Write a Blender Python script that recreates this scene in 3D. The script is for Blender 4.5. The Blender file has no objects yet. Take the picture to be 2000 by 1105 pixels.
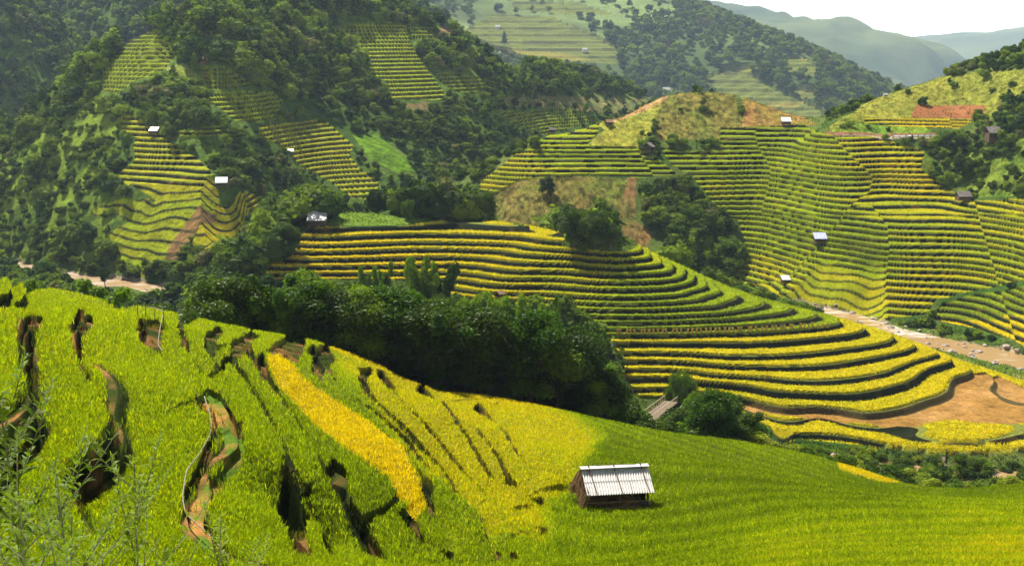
import bpy, math, random
import numpy as np
from mathutils import Vector, Matrix

# ------------------------------------------------------------------ camera, sky, sun, exposure
S = bpy.context.scene
F = 2747.0                      # focal length in photo pixels (photo is 2000 wide)
PITCH = math.atan((552.5 - 80.0) / F)
SP, CP = math.sin(PITCH), math.cos(PITCH)
cam_d = bpy.data.cameras.new("camera")
cam = bpy.data.objects.new("camera", cam_d)
S.collection.objects.link(cam)
S.camera = cam
cam.location = (0, 0, 0)
cam.rotation_euler = (math.pi / 2 - PITCH, 0, 0)
cam_d.sensor_width = 36.0
cam_d.lens = 36.0 * F / 2000.0
cam_d.clip_start = 0.2
cam_d.clip_end = 60000

SUN_AZ = math.radians(-33)      # where the sun stands, measured from the view direction (+Y), negative = to the left
SUN_EL = math.radians(53)
world = bpy.data.worlds.new("World")
S.world = world
world.use_nodes = True
nt = world.node_tree
bg = nt.nodes["Background"]
sky = nt.nodes.new("ShaderNodeTexSky")
sky.sky_type = 'NISHITA'
sky.sun_disc = False
sky.sun_elevation = SUN_EL
sky.sun_rotation = SUN_AZ
sky.air_density = 1.0
sky.dust_density = 2.5
sky.altitude = 1200
# thin high cloud veil over the whole sky (white, a little mottled)
tc = nt.nodes.new("ShaderNodeTexCoord")
mp = nt.nodes.new("ShaderNodeMapping"); mp.inputs['Scale'].default_value = (1.5, 1.5, 5)
nz = nt.nodes.new("ShaderNodeTexNoise"); nz.inputs['Scale'].default_value = 2.2; nz.inputs['Detail'].default_value = 6
cr = nt.nodes.new("ShaderNodeMapRange")
cr.inputs['From Min'].default_value = 0.30; cr.inputs['From Max'].default_value = 0.62
cr.inputs['To Min'].default_value = 0.78; cr.inputs['To Max'].default_value = 1.0
mxc = nt.nodes.new("ShaderNodeMix"); mxc.data_type = 'RGBA'
SKY_STR = 0.032
CLOUD = 60.0
mxc.inputs['B'].default_value = (CLOUD, CLOUD * 0.95, CLOUD * 0.91, 1)
nt.links.new(tc.outputs['Generated'], mp.inputs['Vector'])
nt.links.new(mp.outputs['Vector'], nz.inputs['Vector'])
nt.links.new(nz.outputs['Fac'], cr.inputs['Value'])
sx = nt.nodes.new("ShaderNodeSeparateXYZ"); nt.links.new(tc.outputs['Generated'], sx.inputs[0])
hz = nt.nodes.new("ShaderNodeMapRange"); hz.inputs['From Min'].default_value = 0.04; hz.inputs['From Max'].default_value = 0.16
hz.inputs['To Min'].default_value = 1.0; hz.inputs['To Max'].default_value = 0.02
nt.links.new(sx.outputs['Z'], hz.inputs['Value'])
mm_ = nt.nodes.new("ShaderNodeMath"); mm_.operation = 'MULTIPLY'
nt.links.new(cr.outputs['Result'], mm_.inputs[0]); nt.links.new(hz.outputs['Result'], mm_.inputs[1])
nt.links.new(mm_.outputs[0], mxc.inputs['Factor'])
nt.links.new(sky.outputs['Color'], mxc.inputs['A'])
nt.links.new(mxc.outputs['Result'], bg.inputs['Color'])
bg.inputs['Strength'].default_value = SKY_STR

sl = bpy.data.lights.new("sun", 'SUN')
sl.energy = 5.0
sl.angle = math.radians(0.5)
sl.color = (1.0, 0.95, 0.86)
so = bpy.data.objects.new("sun", sl)
S.collection.objects.link(so)
sd = Vector((math.sin(SUN_AZ) * math.cos(SUN_EL), math.cos(SUN_AZ) * math.cos(SUN_EL), math.sin(SUN_EL)))
so.rotation_euler = sd.to_track_quat('Z', 'Y').to_euler()
so.location = (0, 0, 200)

S.view_settings.view_transform = 'Standard'
S.view_settings.look = 'None'
S.view_settings.exposure = 0.9
S.view_settings.gamma = 1.0
S.render.engine = 'CYCLES'
S.cycles.max_bounces = 5
S.cycles.diffuse_bounces = 2
S.cycles.glossy_bounces = 2
S.cycles.transmission_bounces = 3
S.cycles.transparent_max_bounces = 6
S.cycles.volume_bounces = 0
S.cycles.use_denoising = True
S.cycles.denoiser = 'OPENIMAGEDENOISE'
S.cycles.denoising_input_passes = 'RGB_ALBEDO_NORMAL'
S.cycles.denoising_prefilter = 'ACCURATE'

# ------------------------------------------------------------------ projection helpers (photo pixel <-> place)
def eof(py):
    """downward slope -z/Y of the sight line through photo row py"""
    v = (np.asarray(py, float) - 552.5) / F
    return (SP + v * CP) / (CP - v * SP)

def at_Y(px, py, Y):
    v = (py - 552.5) / F
    t = Y / (CP - v * SP)
    return ((px - 1000.0) / F * t, Y, -(SP + v * CP) * t)

def at_z(px, py, z):
    v = (py - 552.5) / F
    t = -z / (SP + v * CP)
    return ((px - 1000.0) / F * t, t * (CP - v * SP), z)

def proj(X, Y, Z):
    dep = Y * CP - Z * SP
    return 1000.0 + F * X / dep, 552.5 - F * (Y * SP + Z * CP) / dep

# ------------------------------------------------------------------ noise
def _hash(ix, iy, seed):
    h = (ix.astype(np.int64) * 374761393 + iy.astype(np.int64) * 668265263 + seed * 974711) & 0xffffffff
    h = ((h ^ (h >> 13)) * 1274126177) & 0xffffffff
    return ((h ^ (h >> 16)) & 0xffff).astype(np.float32) / 65535.0

def vn(x, y, seed=0):
    x0 = np.floor(x); y0 = np.floor(y)
    fx = (x - x0).astype(np.float32); fy = (y - y0).astype(np.float32)
    fx = fx * fx * (3 - 2 * fx); fy = fy * fy * (3 - 2 * fy)
    ix = x0.astype(np.int64); iy = y0.astype(np.int64)
    a = _hash(ix, iy, seed); b = _hash(ix + 1, iy, seed); c = _hash(ix, iy + 1, seed); d = _hash(ix + 1, iy + 1, seed)
    return (a + (b - a) * fx) * (1 - fy) + (c + (d - c) * fx) * fy - 0.5

def fbm(x, y, seed=0, o=4):
    r = 0; amp = 1.0
    for i in range(o):
        r = r + amp * vn(x, y, seed + i * 17)
        x = x * 2.03 + 5.1; y = y * 2.03 - 3.7; amp *= 0.5
    return r

def sstep(a, b, x):
    t = np.clip((x - a) / (b - a), 0, 1)
    return t * t * (3 - 2 * t)

def inpoly(x, y, poly):
    """even-odd test, vectorised over arrays"""
    r = np.zeros(x.shape, bool)
    P = np.asarray(poly, float)
    box = (x >= P[:, 0].min()) & (x <= P[:, 0].max()) & (y >= P[:, 1].min()) & (y <= P[:, 1].max())
    if not box.any():
        return r
    xs = x[box]; ys = y[box]; rr = np.zeros(xs.shape, bool)
    n = len(P)
    for i in range(n):
        x1, y1 = P[i]; x2, y2 = P[(i + 1) % n]
        if y1 == y2:
            continue
        c = ((ys < y1) != (ys < y2)) & (xs < (x2 - x1) * (ys - y1) / (y2 - y1) + x1)
        rr ^= c
    r[box] = rr
    return r

def seg_dist(X, Y, pts):
    d = np.full(X.shape, 1e9, np.float32)
    for (x1, y1), (x2, y2) in zip(pts[:-1], pts[1:]):
        L2 = (x2 - x1) ** 2 + (y2 - y1) ** 2
        t = np.clip(((X - x1) * (x2 - x1) + (Y - y1) * (y2 - y1)) / L2, 0, 1)
        d = np.minimum(d, np.hypot(X - x1 - t * (x2 - x1), Y - y1 - t * (y2 - y1)))
    return d

# ------------------------------------------------------------------ land forms: a smooth surface through surveyed points
class TPS:
    def __init__(self, pts, lam=2e-4, sc=50.0):
        P = np.array(pts, float)
        self.sc = sc
        self.c = P[:, :2] / sc
        n = len(P)
        K = self.k(((self.c[:, None] - self.c[None]) ** 2).sum(-1))
        A = np.zeros((n + 3, n + 3))
        A[:n, :n] = K + lam * np.eye(n)
        A[:n, n] = 1; A[:n, n + 1:] = self.c
        A[n, :n] = 1; A[n + 1:, :n] = self.c.T
        self.w = np.linalg.solve(A, np.r_[P[:, 2], 0, 0, 0])
    @staticmethod
    def k(d2):
        return 0.5 * d2 * np.log(d2 + 1e-9)
    def __call__(self, X, Y):
        sh = X.shape
        x = (X.ravel() / self.sc).astype(np.float32); y = (Y.ravel() / self.sc).astype(np.float32)
        r = (self.w[-3] + self.w[-2] * x + self.w[-1] * y).astype(np.float32)
        for (cx, cy), w in zip(self.c.astype(np.float32), self.w[:-3].astype(np.float32)):
            d2 = (x - cx) ** 2 + (y - cy) ** 2
            r += w * 0.5 * d2 * np.log(d2 + np.float32(1e-9))
        return r.reshape(sh)

def zline(z, *p):
    return [at_z(a, b, z) for a, b in p]

def Yp(*p):
    return [at_Y(a, b, c) for a, b, c in p]

def KY(k, *p):
    return [at_Y(a, b, c * k) for a, b, c in p]

def chain(px, base, steps):
    """march up a slope seen in photo column px: base=(py, z); steps=[(py, slope)]"""
    x, Y, z = at_z(px, base[0], base[1])
    out = [(x, Y, z)]
    for py, s in steps:
        e = float(eof(py))
        Y2 = (s * Y - z) / (s + e)
        z = z + s * (Y2 - Y); Y = Y2
        out.append(at_Y(px, py, Y))
    return out

# --- the near hillside
BRINK = [(-500, 540, 88), (-250, 545, 90), (0, 550, 93), (130, 562, 95), (230, 595, 91), (300, 591, 95), (400, 615, 97), (560, 646, 104), (640, 668, 108), (700, 690, 110), (800, 738, 112),
         (1000, 772, 112), (1250, 830, 113), (1500, 863, 118), (1650, 900, 125), (1780, 945, 122), (2000, 936, 115), (2250, 930, 110), (2500, 925, 108)]
near_pts = [(x, y, z - .85) for x, y, z in Yp(*BRINK)]
near_pts += [(x, y, z - .35) for x, y, z in Yp((0, 573, 82), (130, 589, 84), (230, 611, 82), (400, 643, 87), (560, 676, 94), (700, 717, 99))]
near_pts += [(x, y, z - .55) for x, y, z in Yp((800, 752, 103), (1000, 790, 101), (1250, 842, 102), (1500, 893, 100), (1500, 872, 109), (1650, 925, 100), (1650, 960, 82), (1780, 963, 100), (1780, 955, 110), (1780, 982, 82), (2000, 957, 95), (2000, 946, 105), (2000, 974, 80), (2250, 955, 95))]
near_pts += [(x * (1 + 14 / y), y + 14, z - 9) for x, y, z in Yp(*BRINK)]
near_pts += [(x * (1 + 40 / y), y + 40, z - 27) for x, y, z in Yp(*BRINK[::2])]
near_pts += zline(-12, (60, 635), (55, 720), (75, 800), (15, 885))
near_pts += zline(-13.5, (150, 630), (165, 700), (215, 800), (222, 870), (130, 960))
near_pts += zline(-15, (275, 640), (300, 700), (400, 800), (455, 880), (400, 960), (380, 1030), (430, 1100))
near_pts += zline(-16, (355, 650), (375, 720), (520, 860), (560, 945), (550, 1030))
near_pts += zline(-18.5, (530, 700), (600, 790), (700, 870), (765, 985))
near_pts += zline(-21, (710, 740), (800, 880), (960, 1000), (1070, 1060))
near_pts += zline(-22.9, (930, 830), (1000, 920), (1100, 1000))
near_pts += Yp((1200, 985, 69), (1000, 860, 86), (1500, 1000, 64), (1500, 930, 80), (1900, 1000, 66), (1900, 1090, 48), (1500, 1100, 47),
               (1100, 1100, 54), (800, 1100, 50), (600, 1060, 48), (0, 1100, 30), (200, 1100, 34), (-200, 1000, 33), (-200, 800, 42), (-250, 640, 65), (2250, 1000, 66), (2250, 1100, 47))
near_pts += [(0, 0, -1.6), (0, 5, -3.3), (0, 11, -5.6), (0, 20, -9), (6, 20, -9.3), (-7, 20, -8.4), (0, 33, -13.6), (10, 33, -14), (-4, 9, -4.7), (5, 9, -5), (-15, 20, -6), (18, 22, -10.2),
             (-10, -6, 0.5), (10, -6, 0.4), (-22, 30, -8.5), (25, 35, -14.2)]

# --- the terraced spur across the ravine
LV_MID = [-30, -33, -35.2, -36.7, -38, -39.2, -40.2, -41.3, -42.4, -43.5, -44.5, -45.6, -46.5, -47.3, -48.2, -49, -49.8, -50.6, -51.5, -52.7, -53.7, -54.7, -55.6, -56.9, -57.9, -58.5, -59.4, -62]
mid_pts = []
mid_pts += zline(-36.7, (600, 446), (700, 443), (800, 442), (880, 433), (1000, 442), (1100, 453))
mid_pts += zline(-38, (588, 462), (800, 458), (1000, 462), (1180, 480))
mid_pts += zline(-39.2, (574, 476), (800, 474), (1000, 478), (1240, 494), (1252, 482))
mid_pts += zline(-41.3, (545, 503), (800, 503), (1000, 512), (1120, 517), (1250, 522), (1285, 506))
mid_pts += zline(-43.5, (525, 535), (800, 534), (1000, 545), (1250, 552), (1325, 545), (1340, 527))
mid_pts += zline(-45.6, (880, 562), (1050, 574), (1250, 582), (1350, 570), (1375, 550))
mid_pts += zline(-47.3, (900, 592), (1090, 602), (1250, 607), (1390, 600), (1440, 578))
mid_pts += zline(-49, (1090, 628), (1250, 632), (1460, 622), (1540, 600))
mid_pts += zline(-50.6, (1190, 656), (1250, 656), (1400, 653), (1560, 645), (1640, 630))
mid_pts += zline(-52.7, (1210, 690), (1400, 694), (1500, 695), (1650, 682), (1742, 655))
mid_pts += zline(-53.7, (1230, 706), (1400, 713), (1550, 716), (1680, 703), (1785, 677))
mid_pts += zline(-54.7, (1370, 728), (1500, 738), (1620, 743), (1740, 724), (1832, 690))
mid_pts += zline(-55.6, (1250, 738), (1360, 745), (1500, 762), (1620, 770), (1760, 750), (1858, 702))
mid_pts += zline(-56.9, (1250, 760), (1345, 762), (1550, 796), (1690, 806), (1800, 782), (1862, 738), (1868, 706))
mid_pts += zline(-57.9, (1440, 795), (1600, 816), (1750, 832), (1880, 818), (2000, 797), (2200, 780))
mid_pts += zline(-58.5, (1530, 846), (1750, 872), (1870, 884), (2000, 876), (2200, 860), (1950, 735), (2100, 770))
# hidden back of the spur and its wooded end
mid_pts += [(-27, 229, -58.5), (5, 225, -58.7), (-48, 244, -58.5), (-60, 266, -58.5), (0, 195, -76), (-45, 215, -76), (40, 185, -72), (80, 180, -66), (120, 185, -64)]
mid_pts += [(-52, 283, -42), (-60, 284, -50), (-62, 270, -56), (-52, 262, -48), (-45, 252, -56), (-20, 243, -55), (-25, 250, -51), (0, 238, -55.5), (-30, 312, -46), (0, 308, -45), (28, 300, -50), (-70, 300, -58),
            (35, 285, -47), (50, 282, -52), (62, 276, -55.5), (75, 270, -58), (84, 260, -59.5), (-35, 294, -36), (0, 290, -37.5), (15, 278, -39.5)]

# --- the terraced hill beyond the second river, with the knoll above it
rt_pts = []
def C1(px, base, *st): rt_pts.extend(chain(px, base, st))
C1(1430, (542, -58.5), (480, .8), (420, .8), (372, .8), (325, .8))
C1(1500, (556, -58.5), (512, .58), (466, .58), (426, .58), (380, .58), (328, .58), (275, .58), (225, .4), (208, .3))
C1(1600, (590, -58.5), (535, .58), (484, .58), (430, .6), (377, .55), (330, .58), (273, .58), (255, .35))
C1(1660, (602, -58.5), (545, .58), (490, .58), (430, .6), (377, .5), (330, .58), (280, .58), (262, .4), (240, .35), (222, .3))
C1(1720, (615, -58.5), (550, .58), (492, .6), (445, .6), (375, .26), (335, .6), (288, .58), (262, .4), (230, .35), (192, .35))
C1(1790, (622, -58.5), (550, .55), (492, .6), (445, .6), (375, .24), (345, .6), (298, .58), (262, .5), (220, .42), (168, .36))
C1(1870, (608, -57), (548, .5), (492, .6), (445, .55), (385, .24), (355, .55), (305, .55), (262, .5), (200, .42), (138, .36))
C1(1950, (660, -58.5), (600, .25), (560, .35), (480, .55), (400, .5), (340, .55), (260, .5), (180, .42), (116, .36))
C1(2030, (690, -58.5), (600, .3), (540, .45), (480, .5), (400, .5), (340, .55), (260, .5), (180, .42), (103, .36))
C1(2250, (720, -58.5), (600, .35), (480, .5), (400, .5), (340, .55), (260, .5), (180, .42), (60, .36))
C1(1350, (530, -56), (490, .6), (440, .6), (390, .6), (345, .6), (290, .55), (230, .45), (181, .36))
C1(1280, (460, -48.7), (400, .6), (345, .6), (290, .55), (230, .42), (194, .33))
C1(1180, (450, -47.6), (400, .6), (345, .6), (300, .55), (262, .48), (240, .4))
C1(1060, (446, -47.2), (400, .6), (350, .6), (310, .55), (274, .45))
C1(1000, (440, -46.8), (400, .6), (358, .6), (312, .55))
C1(1440, (275, -27.3), (225, .4), (190, .3))
rt_pts += zline(-40.3, (940, 376)) + zline(-47, (950, 436))
rt_pts += chain(1560, (273, -27.0), [(236, .35)])
# hidden back slopes
rt_pts += [(x * 1.0 + dx, y + dy, z - dz) for (x, y, z) in Yp((1350, 181, 415), (1450, 190, 414), (1250, 207, 408), (1180, 240, 402), (1560, 236, 405), (1060, 274, 392), (1640, 250, 405), (1700, 200, 440), (1850, 141, 455), (2000, 106, 462)) for dx, dy, dz in ((0, 30, 14),)]
rt_pts += [(-35, 415, -48), (-45, 395, -52), (-20, 360, -52), (-10, 335, -55), (30, 335, -56)]

# --- the big mountain side across the river, and its wooded ridges
lf_pts = []
def C(px, base, *st): lf_pts.extend(chain(px, base, st))
C(-300, (480, -57), (420, .4), (300, .45), (150, .4), (0, .4), (-120, .4))
C(-100, (490, -57), (430, .35), (330, .42), (240, .42))
C(0, (500, -57.5), (440, .35), (340, .45), (262, .42))
C(100, (527, -58), (450, .38), (340, .45), (200, .42))
C(200, (545, -58), (475, .4), (380, .5), (250, .45), (170, .45), (120, .4))
C(300, (565, -58), (470, .4), (380, .5), (240, .45), (180, .45), (100, .42), (60, .42))
C(350, (575, -58), (480, .36), (400, .42), (330, .4), (180, .42), (110, .42))
C(430, (600, -59), (455, .36), (372, .4), (330, .34), (240, .4), (130, .45), (60, .4))
C(475, (455, -48), (400, .42), (372, .4))
lf_pts += [(-60, 345, -60), (-70, 330, -64)]
C(520, (470, -52.5), (390, .42), (330, .4), (240, .4), (180, .42), (80, .45), (20, .4), (-60, .4))
C(620, (430, -52), (390, .3), (330, .42), (240, .42), (170, .35), (60, .45), (-40, .4))
C(740, (400, -50), (385, .42), (300, .40), (200, .40), (130, .42), (45, .42), (10, .35))
C(860, (395, -51), (330, .3), (250, .38), (190, .4), (100, .42), (48, .38))
C(950, (385, -52), (330, .25), (260, .38), (180, .40), (105, .42))
C(1040, (340, -50), (270, .3), (210, .35), (150, .38), (120, .35))
C(1150, (262, -45), (215, .3), (165, .35), (140, .3))
C(1290, (215, -42), (180, .3))

lf_pts += [(x * .8, y * .8, -84) for x, y, z in (at_z(a, 545, -60) for a in (-300, -100, 0, 100, 200, 300, 430, 520))] + [(0, 340, -75), (-50, 330, -78), (40, 380, -70)]
def fall(pts, d, k):
    return [(x * (1 + d / y), y + d, z - k) for x, y, z in pts]
# back sides of the ridge crest that rises to the upper left
crest = [p for p in (chain(0, (520, -58), [(440, .35), (340, .45), (262, .42)])[-1], chain(100, (535, -58), [(450, .38), (340, .45), (200, .42)])[-1],
                     chain(200, (545, -58), [(475, .4), (380, .5), (250, .45), (170, .45), (120, .4)])[-1])]
crest.append(chain(300, (565, -58), [(470, .4), (380, .5), (240, .45), (180, .45), (100, .42), (60, .42)])[-1])
lf_pts += fall(crest, 40, 12) + fall(crest, 90, 30) + fall(crest, 180, 70)
crest2 = [chain(860, (395, -51), [(330, .3), (250, .38), (190, .4), (100, .42), (48, .38)])[-1], chain(950, (385, -52), [(330, .25), (260, .38), (180, .40), (105, .42)])[-1],
          chain(1040, (340, -50), [(270, .3), (210, .35), (150, .38), (120, .35)])[-1], chain(1150, (262, -45), [(215, .3), (165, .35), (140, .3)])[-1], chain(1290, (215, -42), [(180, .3)])[-1]]
lf_pts += fall(crest2, 50, 22)
# higher, hazier flank behind that crest
fl_pts = []
def C2(px, py, Y, *st):
    Y = Y * 1.4
    p0 = at_Y(px, py, Y)
    z = p0[2]; out = [p0]
    for q, s in st:
        e = float(eof(q)); Y2 = (s * Y - z) / (s + e); z = z + s * (Y2 - Y); Y = Y2
        out.append(at_Y(px, q, Y))
    fl_pts.extend(out)
C2(-300, 330, 600, (150, .4), (0, .42), (-150, .42))
C2(-100, 320, 590, (150, .4), (0, .42), (-150, .42))
C2(0, 300, 585, (150, .4), (60, .42), (-30, .42), (-150, .42))
C2(100, 250, 580, (120, .38), (30, .42), (-60, .42), (-160, .4))
C2(200, 190, 575, (90, .36), (0, .42), (-100, .42), (-200, .4))
C2(320, 120, 580, (50, .36), (-20, .42), (-100, .4), (-200, .4))
C2(450, 100, 600, (40, .38), (-30, .4), (-150, .4))
C2(600, 70, 640, (0, .38), (-60, .35), (-130, .3))
C2(740, 40, 670, (0, .25), (-30, .15))
C2(840, 60, 690, (30, .2))
fl_pts += [(a * 1.4, b * 1.4, c * 1.4) for a, b, c in [(-60, 760, 5), (-40, 760, -10), (0, 740, -30), (50, 740, -60), (-20, 900, -40), (-250, 900, 80), (-120, 880, 40)]]

# --- far slopes up the valley
fa_pts = []
def C3(px, py, Y, *st):
    Y = Y * 1.7
    p0 = at_Y(px, py, Y); z = p0[2]; out = [p0]
    for q, s in st:
        e = float(eof(q)); Y2 = (s * Y - z) / (s + e); z = z + s * (Y2 - Y); Y = Y2
        out.append(at_Y(px, q, Y))
    fa_pts.extend(out)
C3(700, 160, 900, (60, .25), (0, .3), (-80, .35))
C3(900, 170, 900, (100, .22), (30, .26), (-30, .3), (-80, .3))
C3(1030, 185, 900, (110, .22), (40, .26), (-20, .3), (-80, .3))
C3(1150, 195, 900, (120, .25), (50, .28), (0, .3), (-60, .3))
C3(1250, 200, 900, (130, .28), (60, .3), (20, .3), (-30, .3))
C3(1350, 225, 880, (150, .3), (80, .32), (20, .32), (0, .2))
C3(1450, 235, 870, (170, .32), (110, .32), (60, .3), (45, .2))
C3(1550, 240, 860, (190, .32), (140, .32), (100, .3), (90, .2))
C3(1640, 250, 850, (210, .32), (160, .3), (128, .28))
C3(1740, 240, 900, (200, .2), (172, .2))
fa_pts += KY(1.7, (1800, 240, 950), (2000, 260, 900), (2200, 260, 900), (1450, 130, 1350), (1350, 100, 1450), (1550, 160, 1300), (1250, 60, 1500), (1640, 190, 1250), (1740, 215, 1200), (1900, 230, 1300), (1450, 180, 1550), (1700, 230, 1550), (1250, 120, 1600), (2100, 240, 1500))
fa_pts = [(x, y, z - 9) if x > .08 * y else (x, y, z) for x, y, z in fa_pts]
fa_pts += [(-714, 1530, 34), (-714, 2210, 272)]
# second far mountain: a long ridge descending to the right
fb_pts = KY(2.2, (1000, 40, 1900), (1200, 40, 1900), (1400, 120, 1900), (1600, 160, 1900), (1800, 175, 2000), (1100, -60, 2400), (1250, -40, 2400), (1340, 0, 2400), (1420, 0, 2500), (1500, 18, 2500), (1600, 58, 2500), (1700, 105, 2500), (1740, 112, 2450), (1790, 112, 2300),
            (1812, 118, 2250), (1840, 150, 2200), (1880, 180, 2200), (2000, 200, 2200), (2300, 210, 2200), (1400, 60, 2200), (1550, 95, 2200), (1700, 140, 2150), (1500, 120, 3000), (1700, 160, 3000), (1300, 110, 3100), (1100, 90, 3200), (1900, 170, 3000), (2300, 190, 3000), (600, -100, 2400))
# the faintest mountain
fc_pts = KY(1.35, (1500, 130, 6000), (1650, 122, 6000), (1730, 108, 6000), (1790, 92, 6100), (1840, 78, 6200), (1890, 72, 6200), (1940, 60, 6300), (2000, 56, 6400), (2150, 30, 6500), (2300, 50, 6500), (1500, 160, 5000), (2000, 170, 5000), (2300, 170, 5000), (1500, 180, 8000), (2000, 160, 8500), (2300, 160, 8500), (1100, 170, 6000))

RIV_A = [(-60, 352), (-20, 340), (20, 332), (50, 323), (64, 316), (72, 304), (76, 293), (84.5, 277), (93, 266), (102, 252), (118, 236), (150, 220)]
RIV_B = [(-330, 520), (-220, 430), (-150, 388), (-117, 357), (-98, 346), (-80, 331), (-74, 322), (-70, 300), (-67, 266), (-54, 240), (-27, 222), (5, 218), (24, 217), (34, 209), (42, 201), (53, 195), (68, 190), (90, 188), (130, 192), (150, 195)]
WATER_Z = -60.0

LAYERS = {}
def surf(name, pts, y0, y1, lam=2e-4, sc=50.0):
    LAYERS[name] = (TPS(pts, lam, sc), y0, y1)
surf('near', near_pts, -20, 175)
surf('mid', mid_pts, 150, 330)
surf('right', rt_pts, 200, 520)
surf('left', lf_pts, 240, 820, 1e-3)
surf('flank', fl_pts, 720, 1480, 1e-3, 140.0)
surf('far', fa_pts, 1300, 2650, 1e-3, 340.0)
surf('farb', fb_pts, 3900, 7900, 1e-3, 880.0)
surf('farc', fc_pts, 6500, 12000, 1e-3, 1080.0)
ORDER = ['near', 'mid', 'right', 'left', 'flank', 'far', 'farb', 'farc']

def ground(X, Y, detail=True):
    """returns base height and the index of the land form it belongs to (-1 = valley floor)"""
    X = np.asarray(X, np.float32); Y = np.asarray(Y, np.float32)
    floor = -59.5 + 0.5 * fbm(X / 9, Y / 9, 3, 3)
    floor = np.where(Y > 420, np.where(Y < 880, -52 - 0.05 * (Y - 420), np.maximum(-75 - .15 * (Y - 880), -800)), floor).astype(np.float32)
    Z = floor.copy(); L = np.full(X.shape, -1, np.int8)
    for i, nme in enumerate(ORDER):
        t, y0, y1 = LAYERS[nme]
        m = (Y >= y0) & (Y <= y1)
        if nme == 'left':
            m &= X < 0.13 * Y
        if nme == 'flank':
            m &= X < -0.02 * Y
        if not m.any():
            continue
        z = t(X[m], Y[m])
        ym = Y[m]
        z = z - 0.6 * np.maximum(0, ym - (y1 - 0.08 * (y1 - y0))) - (0.6 * np.maximum(0, y0 + 0.06 * (y1 - y0) - ym) if nme in ('flank', 'far', 'farb', 'farc') else 0)
        if nme == 'near':
            bx = np.array([at_Y(a, b, c)[0] / c for a, b, c in BRINK]); by = np.array([c for a, b, c in BRINK], float)
            yb = np.interp(X[m] / np.maximum(ym, 1), bx, by)
            z = z - 0.0 * yb
            z = np.where(ym > yb + 45, -90, z)
        up = z > Z[m]
        zz = Z[m]; zz[up] = z[up]; Z[m] = zz
        ll = L[m]; ll[up] = i; L[m] = ll
    return Z, L
GQ = 1.0   # resolution of the ground
RQ = 1.0   # amount of standing rice
# ------------------------------------------------------------------ what covers the land: fields, terraces, scrub, soil
def idw(px, py, pts, p=2.5):
    w0 = np.zeros(px.shape, np.float32); v0 = np.zeros(px.shape, np.float32)
    for a, b, v in pts:
        w = 1.0 / (((px - a) ** 2 + (2.0 * (py - b)) ** 2) + 60.0) ** (p / 2)
        w0 += w; v0 += w * v
    return v0 / w0

MID_FIELD = [(512, 545), (540, 495), (600, 447), (640, 445), (800, 440), (880, 428), (930, 430), (1000, 438), (1060, 446), (1100, 452), (1103, 478), (1130, 490), (1228, 492), (1245, 478), (1350, 520), (1450, 550), (1550, 590), (1640, 622),
             (1740, 645), (1860, 688), (2000, 712), (2300, 745), (2300, 900), (2000, 884), (1870, 889), (1750, 876), (1530, 850), (1480, 822), (1425, 805), (1350, 772), (1335, 745), (1310, 775), (1225, 772), (1195, 700), (1190, 660), (1085, 640), (1080, 610), (900, 596), (860, 550), (650, 545)]
MID_RIPE = [(700, 450, .95), (1000, 470, .85), (800, 530, 1.0), (620, 520, 1.0), (1000, 445, .8), (880, 436, .8), (1150, 560, .6), (1000, 575, .8), (1280, 500, .5), (1330, 545, .35), (1100, 620, .2), (1250, 565, .35), (1250, 600, .25), (1250, 640, .15), (1400, 620, .15),
            (1500, 600, .35), (1500, 630, .2), (1600, 615, .35), (1350, 580, .3), (1450, 570, .4), (950, 500, .9), (1150, 500, .75), (1150, 540, .7)]
T_LEFT = [  # polygon in the picture, step (m), phase, ripeness
    ([(288, 57), (312, 62), (345, 105), (332, 128), (300, 150), (262, 160), (228, 184), (200, 178), (195, 150), (212, 120), (240, 88)], 1.25, .0, .35),
    ([(238, 225), (265, 228), (300, 245), (312, 262), (345, 285), (390, 310), (430, 355), (428, 376), (380, 378), (330, 380), (250, 360), (225, 338), (262, 310), (262, 265), (235, 250)], 1.35, .3, .6),
    ([(428, 376), (400, 400), (360, 440), (310, 476), (225, 472), (208, 425), (250, 400), (175, 390), (190, 380), (330, 372)], 1.4, .3, .5),
    ([(432, 368), (458, 366), (512, 383), (518, 400), (492, 420), (474, 440), (455, 460), (368, 447), (385, 415), (405, 392)], 1.2, .8, .75),
    ([(405, 182), (530, 177), (550, 195), (540, 232), (460, 242), (440, 225), (408, 206)], 1.3, .2, .45),
    ([(348, 252), (435, 245), (432, 262), (352, 268)], 1.2, .2, .5),
    ([(388, 128), (440, 132), (492, 165), (420, 178), (395, 160)], 1.3, .5, .2),
    ([(508, 243), (635, 235), (690, 283), (682, 300), (702, 330), (737, 350), (748, 390), (688, 386), (640, 350), (585, 320), (558, 290), (503, 262)], 1.3, .6, .62),
    ([(688, 48), (790, 44), (800, 80), (830, 130), (872, 185), (862, 196), (768, 194), (755, 160), (720, 145), (725, 120), (698, 80)], 1.45, .1, .45),
    ([(793, 46), (836, 50), (852, 76), (803, 72)], 1.45, .6, .3),
    ([(850, 140), (938, 150), (952, 165), (936, 183), (880, 175), (860, 155)], 1.4, .2, .35),
    ([(975, 217), (1100, 212), (1168, 232), (1130, 245), (1060, 264), (998, 240)], 1.3, .7, .4),
    ([(398, 55), (440, 55), (452, 70), (405, 75)], 1.4, .1, .25),
    ([(640, 60), (690, 48), (690, 75), (650, 75)], 1.4, .1, .25),
    ([(640, 405), (700, 402), (700, 416), (625, 418)], 1.2, .2, .45),
]
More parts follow.
